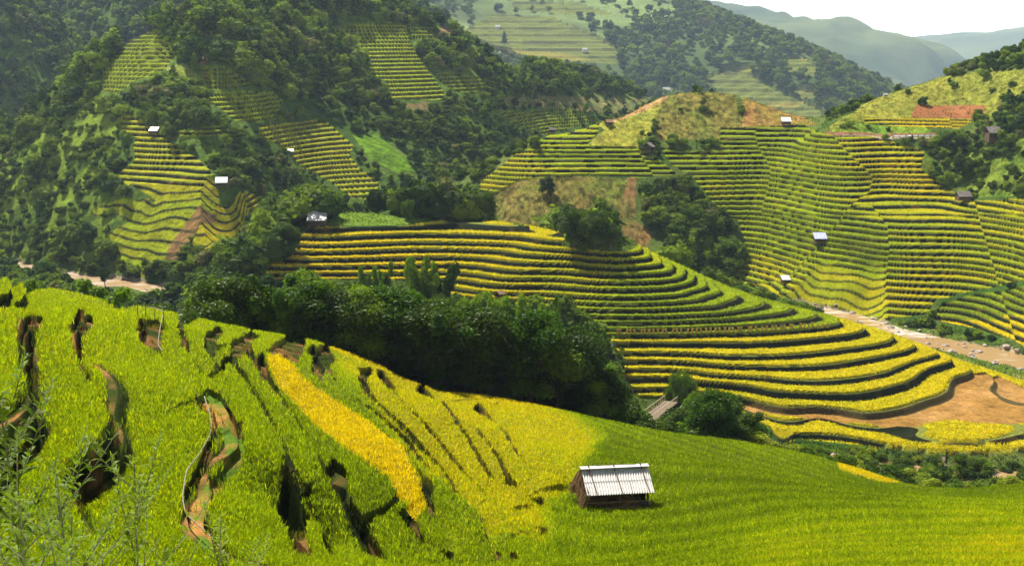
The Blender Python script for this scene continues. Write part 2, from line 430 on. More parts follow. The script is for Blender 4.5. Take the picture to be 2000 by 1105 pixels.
R_MAIN = [(1285, 288), (1340, 298), (1408, 290), (1408, 250), (1570, 245), (1615, 266), (1700, 268), (1760, 282), (1805, 292), (1800, 330), (1845, 368), (1900, 392), (2000, 386), (2260, 380), (2260, 545), (1990, 545), (1900, 565), (1830, 583), (1812, 612),
          (1700, 624), (1560, 590), (1428, 548), (1462, 500), (1455, 470), (1440, 430), (1395, 400), (1350, 345), (1310, 322)]
R_FAN = [(1828, 612), (1840, 590), (1900, 572), (2000, 558), (2280, 560), (2280, 720), (2000, 670), (1900, 637), (1815, 622)]
R_KNOLL = [(928, 372), (955, 345), (1000, 310), (1060, 272), (1130, 248), (1172, 243), (1166, 262), (1140, 285), (1240, 288), (1272, 300), (1322, 342), (1250, 346), (1150, 341), (1080, 345), (1020, 352), (962, 384)]
R_TOP = [(1690, 229), (1905, 234), (1872, 252), (1760, 248), (1685, 240)]
FAULT1 = [(1570, 245), (1625, 262), (1655, 300), (1702, 345), (1700, 372), (1655, 405), (1640, 430), (1600, 480), (1535, 550), (1400, 560), (1250, 300), (1400, 240)]
FAULT2 = [(1655, 405), (1700, 400), (1735, 440), (1738, 490), (1728, 570), (1722, 640), (1500, 600), (1600, 480)]
R_RIPE = [(1450, 280, .25), (1550, 300, .3), (1350, 320, .3), (1450, 340, .35), (1550, 360, .35), (1400, 370, .55), (1500, 400, .5), (1600, 350, .3), (1550, 440, .3), (1480, 480, .4), (1500, 520, .7), (1570, 470, .3), (1680, 470, .05), (1690, 500, .1), (1640, 530, .7),
          (1700, 560, .7), (1600, 570, .5), (1650, 600, .5), (1700, 300, .75), (1750, 330, .8), (1780, 360, .85), (1700, 380, .65), (1750, 410, .6), (1850, 420, .7), (1950, 430, .6), (1800, 450, .5), (1900, 480, .55), (1980, 500, .55), (1800, 520, .65), (1780, 570, .75), (1780, 600, .65),
          (1100, 300, .45), (1200, 310, .4), (1280, 330, .4), (980, 350, .6), (1140, 260, .55), (1000, 320, .75), (1800, 240, .95)]
NEAR_RIPE = [(100, 580, .45), (250, 600, .5), (100, 800, .42), (350, 700, .42), (350, 1000, .38), (500, 800, .36), (450, 700, .4), (600, 720, .3), (620, 1000, .3), (560, 900, .3), (750, 1000, .22), (800, 800, .3), (760, 900, .2), (640, 800, .3), (700, 1080, .35), (900, 1080, .35),
             (1200, 900, .05), (1400, 900, .12), (1300, 1000, .12), (1500, 950, .1), (1500, 870, .25), (1250, 840, .2), (1700, 970, .06), (1900, 960, .06), (1700, 1050, .4), (1900, 1030, .45), (1950, 1090, .6), (1550, 1090, .45), (1300, 1080, .2), (1150, 1060, .25), (640, 660, .55), (750, 690, .45), (700, 650, .45)]
N_YELLOW = [(522, 702), (550, 697), (575, 730), (600, 765), (700, 845), (785, 915), (838, 1000), (805, 1022), (768, 968), (690, 905), (590, 800), (540, 740)]
N_GOLD = [(640, 684), (780, 730), (1000, 775), (1110, 812), (1172, 858), (1160, 892), (1135, 925), (1130, 965), (1062, 1005), (1074, 1085), (950, 1040), (835, 960), (740, 840), (715, 760), (660, 710)]
N_LODGED = [(1630, 905), (1655, 905), (1700, 925), (1765, 948), (1700, 945), (1640, 925)]
DENTS = [  # hollows and slipped banks in the near fields: polygon, depth
    ([(548, 945), (575, 940), (612, 955), (600, 990), (590, 1010), (606, 1060), (602, 1110), (575, 1110), (552, 1040), (545, 990)], 1.0), ([(615, 925), (650, 905), (680, 940), (685, 985), (660, 970), (630, 950)], .8),
    ([(690, 1030), (740, 1012), (772, 998), (792, 1008), (745, 1030), (715, 1052)], .9), ([(650, 960), (668, 965), (700, 1020), (742, 1110), (718, 1110), (680, 1050)], .6),
    ([(343, 620), (385, 607), (402, 624), (372, 645), (352, 648)], 1.3), ([(400, 655), (430, 645), (438, 660), (412, 695), (398, 680)], .9), ([(450, 675), (490, 655), (512, 668), (480, 690), (462, 712), (447, 700)], .9),
    ([(515, 695), (560, 664), (602, 668), (592, 700), (565, 715), (545, 700)], 1.1), ([(610, 690), (640, 680), (656, 705), (625, 755), (605, 735)], 1.0), ([(697, 723), (727, 725), (729, 738), (712, 752), (703, 748)], .8),
    ([(276, 636), (310, 632), (322, 650), (309, 717), (290, 700)], .9), ([(152, 628), (187, 626), (180, 650), (158, 668)], .6), ([(64, 634), (95, 628), (86, 642), (70, 658)], .5),
    ([(412, 808), (428, 860), (402, 930), (377, 970), (366, 1010), (376, 1042), (358, 1010), (354, 970), (384, 915), (408, 860)], .9),
    ([(780, 1030), (800, 1025), (822, 1060), (818, 1080), (800, 1060)], .7), ([(818, 975), (840, 985), (855, 1030), (838, 1020)], .7), ([(738, 668), (752, 672), (745, 688), (734, 690)], .8),
]
GROOVES = [  # narrow dry banks between the near paddies: line, half width, depth, share of bare soil
    ([(60, 632), (51, 680), (50, 730), (62, 785), (76, 815), (64, 850), (30, 880), (-20, 900)], 13, .45, .5), ([(157, 628), (150, 670), (155, 712), (176, 757), (205, 800), (223, 850), (208, 890), (172, 922), (128, 962)], 13, .45, .5),
    ([(278, 640), (276, 672), (282, 700), (310, 718), (348, 760), (398, 800)], 10, .45, .8), ([(352, 648), (358, 672), (364, 697), (395, 745), (440, 800), (470, 850)], 10, .4, .5), ([(404, 690), (420, 712), (432, 728)], 10, .45, .3),
    ([(440, 705), (470, 742), (520, 830), (560, 905), (578, 940), (600, 985), (618, 1040), (650, 1105)], 12, .45, .35), ([(512, 702), (524, 735), (560, 790), (640, 868), (690, 912), (760, 965), (800, 1020), (850, 1075), (880, 1108)], 9, .45, .3), ([(486, 692), (520, 760), (590, 860), (628, 920), (665, 960)], 11, .45, .3),
    ([(562, 700), (602, 735), (640, 775), (700, 828), (790, 905), (842, 985)], 10, .45, .2), ([(610, 692), (655, 745), (700, 790), (790, 872), (850, 950), (900, 1012), (955, 1065), (1010, 1108)], 10, .45, .2), ([(708, 742), (718, 770), (800, 852), (868, 932), (915, 1012), (945, 1060), (975, 1108)], 10, .45, .2),
    ([(742, 738), (800, 800), (868, 882), (905, 932), (955, 990), (1060, 1052)], 10, .45, .2), ([(822, 765), (880, 820), (920, 882), (960, 948), (1055, 990)], 10, .45, .2), ([(865, 792), (930, 842), (966, 892), (1000, 952)], 10, .45, .2),
    ([(935, 800), (990, 852), (1012, 892), (1042, 932), (1125, 962)], 10, .45, .2), ([(8, 556), (26, 585), (16, 603), (-10, 612)], 4, .4, .2), ([(44, 558), (53, 588), (40, 610), (25, 615)], 4, .4, .2), ([(780, 1032), (800, 1052), (825, 1085)], 6, .5, .5), ([(560, 940), (552, 985), (545, 1020), (570, 1060), (605, 1105)], 10, .4, .6), ([(655, 960), (690, 1015), (745, 1110)], 10, .35, .9)]
PATH_LINE = [(398, 800), (432, 828), (455, 862), (462, 892), (450, 930), (420, 968), (396, 1000), (388, 1030), (400, 1062), (440, 1110)]
LOWLEFT = [(-300, 360), (0, 290), (150, 200), (235, 190), (235, 260), (200, 345), (215, 400), (200, 500), (100, 525), (0, 515), (-300, 520)]
FAR_FIELDS = [([(905, 62), (960, 24), (1080, 32), (1145, 62), (1205, 95), (1203, 126), (1100, 118), (1000, 96), (925, 76)], .3), ([(985, 92), (1100, 103), (1165, 120), (1010, 108)], .75), ([(1375, 150), (1440, 128), (1500, 165), (1600, 212), (1630, 250), (1560, 242), (1450, 195), (1400, 180)], .3),
              ([(1522, 110), (1575, 114), (1612, 150), (1540, 152), (1530, 130)], .45), ([(1000, 0), (1130, 10), (1200, 28), (1120, 30), (1000, 14)], .35), ([(1435, 132), (1480, 130), (1490, 142), (1440, 142)], .6), ([(1600, 190), (1650, 200), (1650, 215), (1620, 215)], .5), ([(1540, 170), (1600, 180), (1590, 200), (1560, 195)], .5)]

G_DEEP = np.array((.09, .128, .002)); G_LIME = np.array((.25, .315, .003)); Y_GOLD = np.array((.50, .37, .004))
def ricecol(r):
    r = r[..., None]
    a = G_DEEP + (G_LIME - G_DEEP) * np.clip(r / .45, 0, 1)
    return a + (Y_GOLD - a) * np.clip((r - .45) / .5, 0, 1) ** 1.0
def V(*c):
    return np.array(c, np.float32)

def land(X, Y):
    """full description of the ground at (X, Y): height, land form, albedo, rice cover, vegetation density, field code"""
    Z, L = ground(X, Y)
    px, py = proj(X, Y, Z)
    n1 = fbm(X / 6, Y / 6, 11, 3); n2 = fbm(X / 1.6, Y / 1.6, 23, 3); n3 = fbm(X / 25, Y / 25, 31, 3); n4 = fbm(X / 70, Y / 70, 37, 3)
    wx = px + 5 * n1; wy = py + 3 * n1
    sh = X.shape
    rice = np.zeros(sh, np.float32); ripe = np.zeros(sh, np.float32)
    # --- default cover: scrub and rough grass
    dry = np.clip(.35 + 1.1 * n1 + .8 * n3, 0, 1)[..., None]
    col = V(.045, .095, .012) * (1 - dry) + V(.12, .15, .03) * dry
    veg = np.ones(sh, np.float32)                  # how densely bushes and trees stand
    H = Z + 0.0
    # roughness of unterraced ground
    rough = np.where(L <= 0, .25, np.where(L == 1, .4, np.where(L == 2, .5, 1.6)))
    rough = np.where(L >= 5, 9.0, rough); rough = np.where(L == 6, 150.0, rough); rough = np.where(L == 7, 110.0, rough)
    sc = np.where(L >= 5, 110.0, 22.0); sc = np.where(L >= 6, 480.0, sc); sc = np.where(L == 7, 900., sc)
    H = H + rough * fbm(X / sc, Y / sc, 41, 4)
    terr = np.zeros(sh, np.float32); q = np.zeros(sh, np.float32); stp = np.ones(sh, np.float32); rw = np.full(sh, .3, np.float32); rh = np.full(sh, .45, np.float32)
    zl = np.zeros(sh, np.float32); zh = np.ones(sh, np.float32)
    soil_edge = np.zeros(sh, np.float32)
    block = np.zeros(sh, np.int64)

    def put(m, step, phase, wob=.25):
        zz = Z[m] + wob * step * (n4[m] * 1.6 + .35 * n3[m])
        qq = zz / step + phase
        k = np.floor(qq)
        q[m] = qq - k; stp[m] = step
        zl[m] = (k - phase) * step; zh[m] = (k + 1 - phase) * step
        terr[m] = .72; block[m] = k.astype(np.int64)
        return k

    # near hillside
    m0 = L == 0
    if m0.any():
        bx = np.array([at_Y(a, b, c)[0] / c for a, b, c in BRINK]); bY = np.array([c for a, b, c in BRINK], float)
        yb = np.interp(X / np.maximum(Y, 1), bx, bY)
        fld = m0 & (Y < yb + 1.0 + 2 * n1) & (Y > 14)
        lv = np.array([-62, -45, -40, -36, -33, -30.5, -28.6, -27, -25.6, -24.4, -23.5, -22.9, -22.3, -21.7, -21.05, -20.4, -19.75, -19.1, -18.5, -17.7, -16.9, -16, -15, -13.5, -12, -10.4, -8.8, -7, -5, 5], float)
        zz = Z[fld] + .12 * n3[fld] + .04 * n1[fld]
        qq = np.interp(zz, lv, np.arange(len(lv)))
        k = np.clip(np.floor(qq).astype(int), 0, len(lv) - 2)
        q[fld] = qq - k; zl[fld] = lv[k]; zh[fld] = lv[k + 1]; terr[fld] = 1; block[fld] = k
        stp[fld] = zh[fld] - zl[fld]
        # big dry steps at the upper fields, faint ones in the merged lower fields
        amt = np.ones(sh, np.float32)
        amt = .04 + .60 * sstep(-15.2, -14.6, Z) * sstep(60, 48, Y)
        amt = np.where(Z < -15.4, .04, amt)
        amt = np.where(k_small(px, py), .05, amt)
        terr = np.where(fld, amt, terr).astype(np.float32)
        rh = np.where(fld, .38, rh); rw = np.where(fld, np.where(k_small(px, py), .3, .12), rw)
        rice[fld] = 1
        r = idw(wx[fld], wy[fld], NEAR_RIPE)
        g_ = 0
        for jx, jy in ((0, 0), (14, 5), (-14, -5), (9, -12), (-9, 12)):
            g_ = g_ + inpoly(px[fld] + jx + 14 * n1[fld], py[fld] + jy + 8 * n1[fld], N_GOLD) / 5.0
        r = r * (1 - g_) + g_ * (.70 + .12 * n3[fld] + .10 * vn(block[fld] * 1.7 + .5, block[fld] * 0.0 + .5, 9))
        gold_edge = (Y[fld] > yb[fld] - 5 - 3 * n1[fld]) & (px[fld] > 640) & (px[fld] < 1100)
        r = np.where(gold_edge & inpoly(wx[fld], wy[fld], N_GOLD), .9, r)
        r = np.where(inpoly(wx[fld], wy[fld], N_YELLOW) | inpoly(wx[fld], wy[fld], N_LODGED), 1.05, r)
        r = r + np.where(k_small(px[fld], py[fld]), .11 * np.sin(Z[fld] * 8.5 + 2.5 * n3[fld]), 0)
        ripe[fld] = r + .05 * n1[fld] + .06 * n3[fld]
        soil_edge[fld] = .5 * np.clip((640 - px[fld]) / 200, 0, 1) * (Z[fld] > -18.4)
        veg[fld] = 0
        # dry banks between paddies
        gr = np.zeros(sh, np.float32); gsoil = np.zeros(sh, np.float32)
        gx = px + 3.0 * n2 + 3 * n1; gy = py + 1.5 * n2
        for P, w, d, so in GROOVES:
            b_ = np.array(P)
            bb = fld & (gx > b_[:, 0].min() - 14) & (gx < b_[:, 0].max() + 14) & (gy > b_[:, 1].min() - 14) & (gy < b_[:, 1].max() + 14)
            if not bb.any(): continue
            ds = seg_dist(gx[bb], gy[bb], P)
            g_ = sstep(w, w * .8, ds)
            up_ = (d * g_) > gr[bb]
            t1 = gr[bb]; t1[up_] = (d * g_)[up_]; gr[bb] = t1
            t2 = gsoil[bb]; t2[up_] = so; gsoil[bb] = t2
        stepadd = np.zeros(sh, np.float32)
        for P, w, d, so in GROOVES[:17]:
            b_ = np.array(P, float); R_ = 42.0
            bb = fld & (gx > b_[:, 0].min() - R_) & (gx < b_[:, 0].max() + R_) & (gy > b_[:, 1].min() - 8) & (gy < b_[:, 1].max() + 8)
            if not bb.any(): continue
            x_ = gx[bb]; y_ = gy[bb]; best = np.full(x_.shape, 1e9, np.float32); sg = np.zeros(x_.shape, np.float32); tt_ = np.zeros(x_.shape, np.float32)
            cum = np.r_[0, np.cumsum(np.hypot(*np.diff(b_, axis=0).T))]
            for i_ in range(len(b_) - 1):
                dx, dy = b_[i_ + 1] - b_[i_]; l2 = dx * dx + dy * dy
                t_ = np.clip(((x_ - b_[i_, 0]) * dx + (y_ - b_[i_, 1]) * dy) / l2, 0, 1)
                dd = np.hypot(x_ - b_[i_, 0] - t_ * dx, y_ - b_[i_, 1] - t_ * dy)
                cr_ = (x_ - b_[i_, 0]) * dy - (y_ - b_[i_, 1]) * dx      # > 0 on the far (lower, right-hand) side of a line drawn downwards
                u_ = dd < best
                best = np.where(u_, dd, best); sg = np.where(u_, np.clip(cr_ / np.sqrt(l2) / 1.6, -1, 1), sg); tt_ = np.where(u_, (cum[i_] + t_ * np.sqrt(l2)) / cum[-1], tt_)
            A_ = (.72 if w > 8 else .55) * np.clip(np.minimum(tt_, 1 - tt_) * 9, 0, 1)
            stepadd[bb] += -sg * A_ * np.exp(-best / (24.0 if w > 8 else 20.0))
        Z = Z + stepadd; H = H + stepadd
        zl = zl + stepadd; zh = zh + stepadd
        pth = fld & (seg_dist(gx, gy, PATH_LINE) < 17 + 6 * n1)
        # slipped banks
        for P, d in DENTS:
            mm = fld & inpoly(px + 2.5 * n2, py + 2.5 * n2, P)
            if mm.any():
                rice[mm] = -1
                terr[mm] = -d
        veg[m0 & (Y <= 14)] = 0
    # spur
    m1 = (L == 1)
    if m1.any():
        f1 = m1 & inpoly(wx * .4 + px * .6, wy * .4 + py * .6, MID_FIELD) & (Y < 292)
        lv = np.array(LV_MID[::-1], float)
        zz = Z[f1] + .10 * n3[f1] + .02 * n1[f1]
        qq = np.interp(zz, lv, np.arange(len(lv)))
        k = np.clip(np.floor(qq).astype(int), 0, len(lv) - 2)
        q[f1] = qq - k; zl[f1] = lv[k]; zh[f1] = lv[k + 1]; terr[f1] = 1; block[f1] = k + 100; stp[f1] = zh[f1] - zl[f1]
        rw[f1] = np.where(zl[f1] < -50.6, .20, .32); rice[f1] = 1; rh[f1] = .4; terr[f1] = np.where(zl[f1] < -50.6, .95, .9)
        r = idw(px[f1], py[f1], MID_RIPE)
        hsh = vn(k * 3.3 + .5, np.floor(px[f1] / 330 + .3 * n3[f1] + k * .37) * 1.7 + .5, 5)
        r = np.where(zl[f1] < -50.65, .80 + .12 * hsh, r + .22 * hsh)
        ripe[f1] = r + .05 * n3[f1]
        veg[f1] = 0
        br = f1 & (zl <= -57.8) & (px > 1420) & (zl > -58.2) & ~inpoly(wx, wy, [(1862, 695), (2300, 745), (2300, 790), (2000, 750), (1900, 722)])
        br |= f1 & (zl <= -58.4) & (zl > -58.6) & (px > 1840) & (py < 828) & (py > 735)
        br &= inpoly(wx, wy, [(1420, 780), (1600, 795), (1840, 715), (1862, 695), (2000, 742), (2300, 780), (2300, 822), (2000, 826), (1850, 826), (1750, 836), (1600, 820), (1430, 803)])
        rice[br] = 0
        sc_ = (V(.27, .145, .032) + V(.06, .03, .01) * n3[br][..., None]) * (1 + .45 * n2[br][..., None] + .3 * fbm(X[br] / .7, Y[br] / .7, 99, 2)[..., None]) + V(.1, .06, .03) * np.clip(n1[br][..., None] * 2, 0, 1)
        col[br] = sc_
        top = m1 & inpoly(wx, wy, [(625, 418), (700, 400), (880, 425), (880, 432), (760, 440), (640, 440)])
        col[top] = V(.14, .22, .02); veg[top] = .25
        tb = m1 & inpoly(wx, wy, [(1100, 450), (1230, 480), (1240, 495), (1130, 492), (1100, 470)])
        col[tb] = V(.10, .15, .02); veg[tb] = .1
    # terraced hill and knoll
    m2 = (L == 2)
    if m2.any():
        fm = m2 & inpoly(wx, wy, R_MAIN)
        ph = np.where(inpoly(wx, wy, FAULT1), .45, .0) + np.where(inpoly(wx, wy, FAULT2), .3, 0) + np.where((px > 1480 + 12 * n3 * 4) & (py < 420), .3, 0) + np.where(px > 1905 + (py - 400) * .3, .4, 0)
        st = np.where(py > 520, .95, .98)
        kk = np.zeros(sh, np.int64)
        zz = Z + .10 * n3 + .9 * vn(X / 42, Y / 42, 77) + .9 * vn(Z * .42 + px / 260.0, px / 190.0, 78)
        for fm_, s_ in ((fm, 1.18), (m2 & inpoly(wx, wy, R_FAN), 1.1), (m2 & inpoly(wx, wy, R_KNOLL), 1.1), (m2 & inpoly(wx, wy, R_TOP), .8)):
            qq = zz[fm_] / s_ + ph[fm_]; k = np.floor(qq)
            q[fm_] = qq - k; zl[fm_] = (k - ph[fm_]) * s_; zh[fm_] = zl[fm_] + s_; terr[fm_] = .68; stp[fm_] = s_; rice[fm_] = 1; kk[fm_] = k.astype(np.int64)
            rw[fm_] = .24; rh[fm_] = .25; veg[fm_] = 0; block[fm_] = k.astype(np.int64) + 300
        ff = m2 & (rice > 0)
        r = idw(px[ff], py[ff], R_RIPE)
        hsh = vn(kk[ff] * 2.7 + .5, np.floor(px[ff] / 150 + kk[ff] * .29 + .3 * n3[ff]) * 1.9 + .5, 6)
        r = r + .36 * hsh
        fan = inpoly(wx[ff], wy[ff], R_FAN)
        r = np.where(fan, np.where(wy[ff] > 618 + (px[ff] - 1820) * .04 - (px[ff] > 1960) * 12, 1.0, .25 + .2 * hsh), r)
        ripe[ff] = r
        dot = fbm(X / .9, Y / 1.3, 91, 2)[..., None]
        def paint(P, a, b, v, dotted=.6):
            mm = m2 & inpoly(wx, wy, P) & (rice <= 0)
            t = np.clip(.5 + n1[mm] * 1.0, 0, 1)[..., None]
            col[mm] = (V(*a) * (1 - t) + V(*b) * t) * (1 + dotted * dot[mm] * 1.6)
            veg[mm] = v
        paint([(1165, 245), (1300, 190), (1290, 230), (1262, 272), (1245, 292), (1140, 287), (1180, 255)], (.33, .30, .035), (.20, .24, .03), .03)
        paint([(1188, 240), (1290, 188), (1325, 182), (1250, 222), (1200, 240)], (.42, .24, .11), (.36, .22, .08), .0)
        paint([(1288, 202), (1310, 185), (1355, 175), (1432, 182), (1452, 235), (1452, 270), (1305, 276), (1278, 272)], (.11, .135, .018), (.22, .165, .035), .03, .9)
        paint([(1450, 185), (1500, 195), (1600, 245), (1450, 250)], (.32, .15, .05), (.24, .20, .03), .03)
        paint([(955, 385), (1020, 350), (1100, 343), (1245, 348), (1232, 400), (1205, 410), (1180, 450), (955, 440)], (.10, .135, .015), (.20, .15, .035), .1, .9)
        paint([(1205, 430), (1225, 345), (1242, 345), (1240, 430), (1275, 455), (1262, 490), (1225, 480)], (.26, .12, .045), (.13, .14, .03), .2)
        paint([(1610, 268), (1625, 245), (1700, 195), (1790, 155), (1900, 141), (2300, 130), (2300, 190), (1960, 190), (1940, 235), (1700, 232)], (.25, .24, .03), (.17, .19, .022), .04, .6)
        paint([(1790, 204), (1925, 207), (1920, 232), (1780, 230)], (.34, .11, .04), (.30, .13, .05), 0, .2)
        paint([(1615, 260), (1830, 260), (1830, 267), (1615, 267)], (.36, .19, .10), (.28, .14, .07), 0, .2)
        paint([(1615, 266), (1840, 267), (1840, 273), (1615, 272)], (.42, .35, .2), (.45, .38, .26), 0, .1)
        paint([(1800, 300), (1860, 275), (2300, 250), (2300, 380), (1900, 385), (1845, 362), (1805, 330)], (.09, .15, .012), (.16, .19, .02), .5)
        paint([(1615, 260), (1690, 240), (1820, 250), (1815, 262)], (.13, .24, .02), (.2, .27, .02), .2)
    # mountain side
    m3 = (L == 3)
    if m3.any():
        lum = np.clip(.45 + .9 * n4 + .7 * n1, 0, 1)[..., None]
        col[m3] = (V(.05, .10, .012) * (1 - lum) + V(.13, .20, .025) * lum)[m3]
        for P, s_, p_, r_ in T_LEFT:
            mm = m3 & inpoly(wx, wy, P)
            if not mm.any(): continue
            k = put(mm, s_, p_, .2)
            hsh = vn(k * 2.1 + .5, np.floor(px[mm] / 120 + k * .3) * 1.3 + .5, 8)
            rice[mm] = 1; ripe[mm] = r_ + .2 * hsh; veg[mm] = 0.0; rw[mm] = .24; rh[mm] = .28; block[mm] += 600
        # bare harvested steps
        mm = m3 & (rice > 0) & inpoly(wx, wy, [(425, 384), (402, 406), (352, 442), (332, 474), (306, 474), (328, 434), (384, 396)])
        rice[mm] = .0; col[mm] = V(.25, .145, .05) * (1 + .5 * n2[mm][..., None])
        def paint3(P, a, b, v):
            mm = m3 & inpoly(wx, wy, P) & (rice <= 0)
            t = np.clip(.5 + n1[mm], 0, 1)[..., None]
            col[mm] = (V(*a) * (1 - t) + V(*b) * t) * (1 + .5 * n2[mm][..., None]); veg[mm] = v
        paint3([(688, 260), (742, 260), (768, 285), (812, 332), (770, 336), (718, 306)], (.13, .25, .008), (.10, .20, .008), .0)
        paint3([(318, 134), (362, 128), (408, 166), (368, 172)], (.25, .3, .04), (.2, .26, .04), .05)
        paint3([(355, 103), (410, 105), (425, 122), (385, 128), (360, 115)], (.25, .16, .08), (.2, .16, .06), .05)
        paint3([(870, 48), (925, 70), (900, 75), (850, 62)], (.3, .16, .09), (.22, .14, .07), .05)
        paint3([(800, 80), (870, 60), (1000, 110), (1040, 150), (950, 150), (870, 130)], (.17, .22, .05), (.12, .18, .03), .35)
        paint3([(960, 185), (1200, 190), (1290, 195), (1200, 225), (1120, 215), (980, 205)], (.26, .20, .07), (.16, .2, .05), .12)
        paint3([(790, 205), (840, 200), (850, 230), (800, 240)], (.25, .15, .06), (.16, .15, .05), .15)
        paint3([(545, 400), (600, 400), (600, 425), (560, 435)], (.38, .24, .08), (.3, .25, .05), .1)
        paint3([(70, 505), (210, 520), (330, 560), (150, 545)], (.15, .3, .01), (.2, .34, .01), .0)
        mm = m3 & inpoly(wx, wy, LOWLEFT) & (rice <= 0)
        tl = np.clip(.5 + 1.3 * n1[mm] + .8 * n3[mm], 0, 1)[..., None]
        col[mm] = V(.07, .12, .01) * (1 - tl) + V(.17, .24, .015) * tl
        veg[mm] *= .85
    # far slopes
    m5 = (L == 5)
    if m5.any():
        lum = np.clip(.5 + 1.0 * fbm(X / 100, Y / 100, 55, 4), 0, 1)[..., None]
        col[m5] = (V(.05, .09, .02) * (1 - lum) + V(.17, .22, .05) * lum)[m5]
        for P, r_ in FAR_FIELDS:
            mm = m5 & inpoly(px + 4 * n4, py + 3 * n4, P)
            if not mm.any(): continue
            k = put(mm, 4.4, .0, .1)
            rice[mm] = .5; veg[mm] = 0
            hh = vn(k * 1.1 + .5, np.floor(px[mm] / 60) + .5, 4)[..., None]
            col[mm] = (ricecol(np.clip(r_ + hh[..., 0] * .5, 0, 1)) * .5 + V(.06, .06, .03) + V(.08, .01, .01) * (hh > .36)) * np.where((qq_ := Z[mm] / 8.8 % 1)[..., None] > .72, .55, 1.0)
            rh[mm] = 0; rw[mm] = .4
        opn = inpoly(px, py, [(870, 20), (1000, -40), (1300, 0), (1330, 30), (1200, 60), (1150, 110), (880, 60)]) & m5 & (rice == 0)
        veg[opn] = .22
        col[opn] = (V(.15, .20, .06) * (1 + 1.0 * n4[opn][..., None]))
    m6 = (L >= 6)
    if m6.any():
        lum = np.clip(.5 + 1.2 * fbm(X / 400, Y / 400, 65, 6), 0, 1)[..., None]
        col[m6] = (V(.05, .09, .02) * (1 - lum) + V(.17, .20, .05) * lum)[m6]
        veg[m6] = 0
    # flat stuff on the valley floor
    mf = (L == -1)
    if mf.any():
        col[mf] = (V(.10, .15, .02) + V(.12, .06, .03) * np.clip(n1 * 2, 0, 1)[..., None])[mf]
        st = mf & inpoly(wx, wy, [(60, 500), (200, 512), (330, 560), (300, 568), (150, 530), (60, 515)])
        col[st] = V(.2, .36, .01); veg[st] = 0
    # ---- carve the steps
    tt = np.abs(terr) > 0
    f = q
    up = sstep(0, 1, (f - (1 - rw)) / rw)
    stepz = zl + (zh - zl) * up
    ric = (rice > 0) & tt & (rh > 0)
    e0 = np.where(L == 0, .03 + .06 * sstep(-17.5, -15.5, Z), .03)
    cover = sstep(e0, e0 + .06, f) * (1 - sstep(-.05, .02, f - (1 - rw)))
    dip = np.where(L == 0, np.clip(np.clip(terr, 0, 1) * 1.6, 0, 1), 1)
    cover = np.where((L == 0) & (terr > 0) & (terr < .1), 1.0, cover)
    hs = stepz + np.where(ric, rh * (1 - dip * (1 - cover)) * (1 + .25 * n2), 0)
    hs = hs + np.where(tt & ~ric, .06 * n2, 0)
    a = np.clip(terr, 0, 1)
    Hs = Z * (1 - a) + stepz * a + (hs - stepz)
    Hs = np.where(terr < 0, Z + terr * .12 + .20 * n2 + .12 * n1, Hs)
    H = np.where(tt, Hs, H)
    rc = ricecol(np.clip(ripe, 0, 1.05)) * np.where(L == 0, .62, 1.0)[..., None] * (1 + .22 * n2[..., None] + .12 * fbm(X / .5, Y / .5, 95, 2)[..., None])  # near ground darkened under the blades, painting shade into the gaps
    isr = ric & (cover > .35)
    col = np.where(isr[..., None], rc, col)
    bank = tt & ~isr & (rice > 0) & (L != 5)
    # grassy risers, with soil showing in places and on the dikes
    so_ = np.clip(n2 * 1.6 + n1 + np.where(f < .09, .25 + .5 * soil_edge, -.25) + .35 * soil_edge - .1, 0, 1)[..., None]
    dk_ = np.where(L > 0, .2, .7)[..., None]  # risers beyond the near hill: their shade is painted in by darkening the colour
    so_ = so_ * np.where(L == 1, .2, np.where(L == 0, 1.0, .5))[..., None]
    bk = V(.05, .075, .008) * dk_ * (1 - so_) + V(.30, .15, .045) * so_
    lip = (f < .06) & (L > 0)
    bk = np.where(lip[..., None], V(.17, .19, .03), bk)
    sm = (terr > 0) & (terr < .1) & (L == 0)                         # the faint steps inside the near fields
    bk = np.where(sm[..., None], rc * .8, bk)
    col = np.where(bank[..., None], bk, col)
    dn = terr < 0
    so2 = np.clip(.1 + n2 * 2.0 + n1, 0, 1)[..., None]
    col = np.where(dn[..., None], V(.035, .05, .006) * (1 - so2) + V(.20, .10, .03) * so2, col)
    hb = (terr > 0) & (rice == 0) & (f > 1 - rw) & (L != 5)
    col = np.where(hb[..., None], V(.09, .07, .025), col)
    if m0.any():
        gm = gr > .05
        H = H - gr - np.where(gm & ric, .2, 0)
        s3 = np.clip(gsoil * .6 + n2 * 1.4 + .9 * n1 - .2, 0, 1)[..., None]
        col = np.where(gm[..., None], V(.014, .022, .003) * (1 - s3) + V(.26, .13, .035) * s3, col)  # near-black base paints shade into the grooves, with bare soil mixed in
        H = H - np.where(pth & isr, .33, 0)
        s4 = np.clip(.25 + n2 * 2.2 + 1.0 * n1, 0, 1)[..., None]
        col = np.where(pth[..., None], V(.09, .16, .012) * (1 - s4) + V(.42, .20, .05) * s4, col)
        isr = isr & ~gm & ~pth
    # rivers
    dA = seg_dist(X, Y, RIV_A) + 1.2 * fbm(X / 7, Y / 7, 71, 2); dB = seg_dist(X, Y, RIV_B) + 1.2 * fbm(X / 6, Y / 6, 73, 2)
    wA = 5.2; wB = np.where(Y > 300, 5.6, 1.3)
    bed = WATER_Z - .7
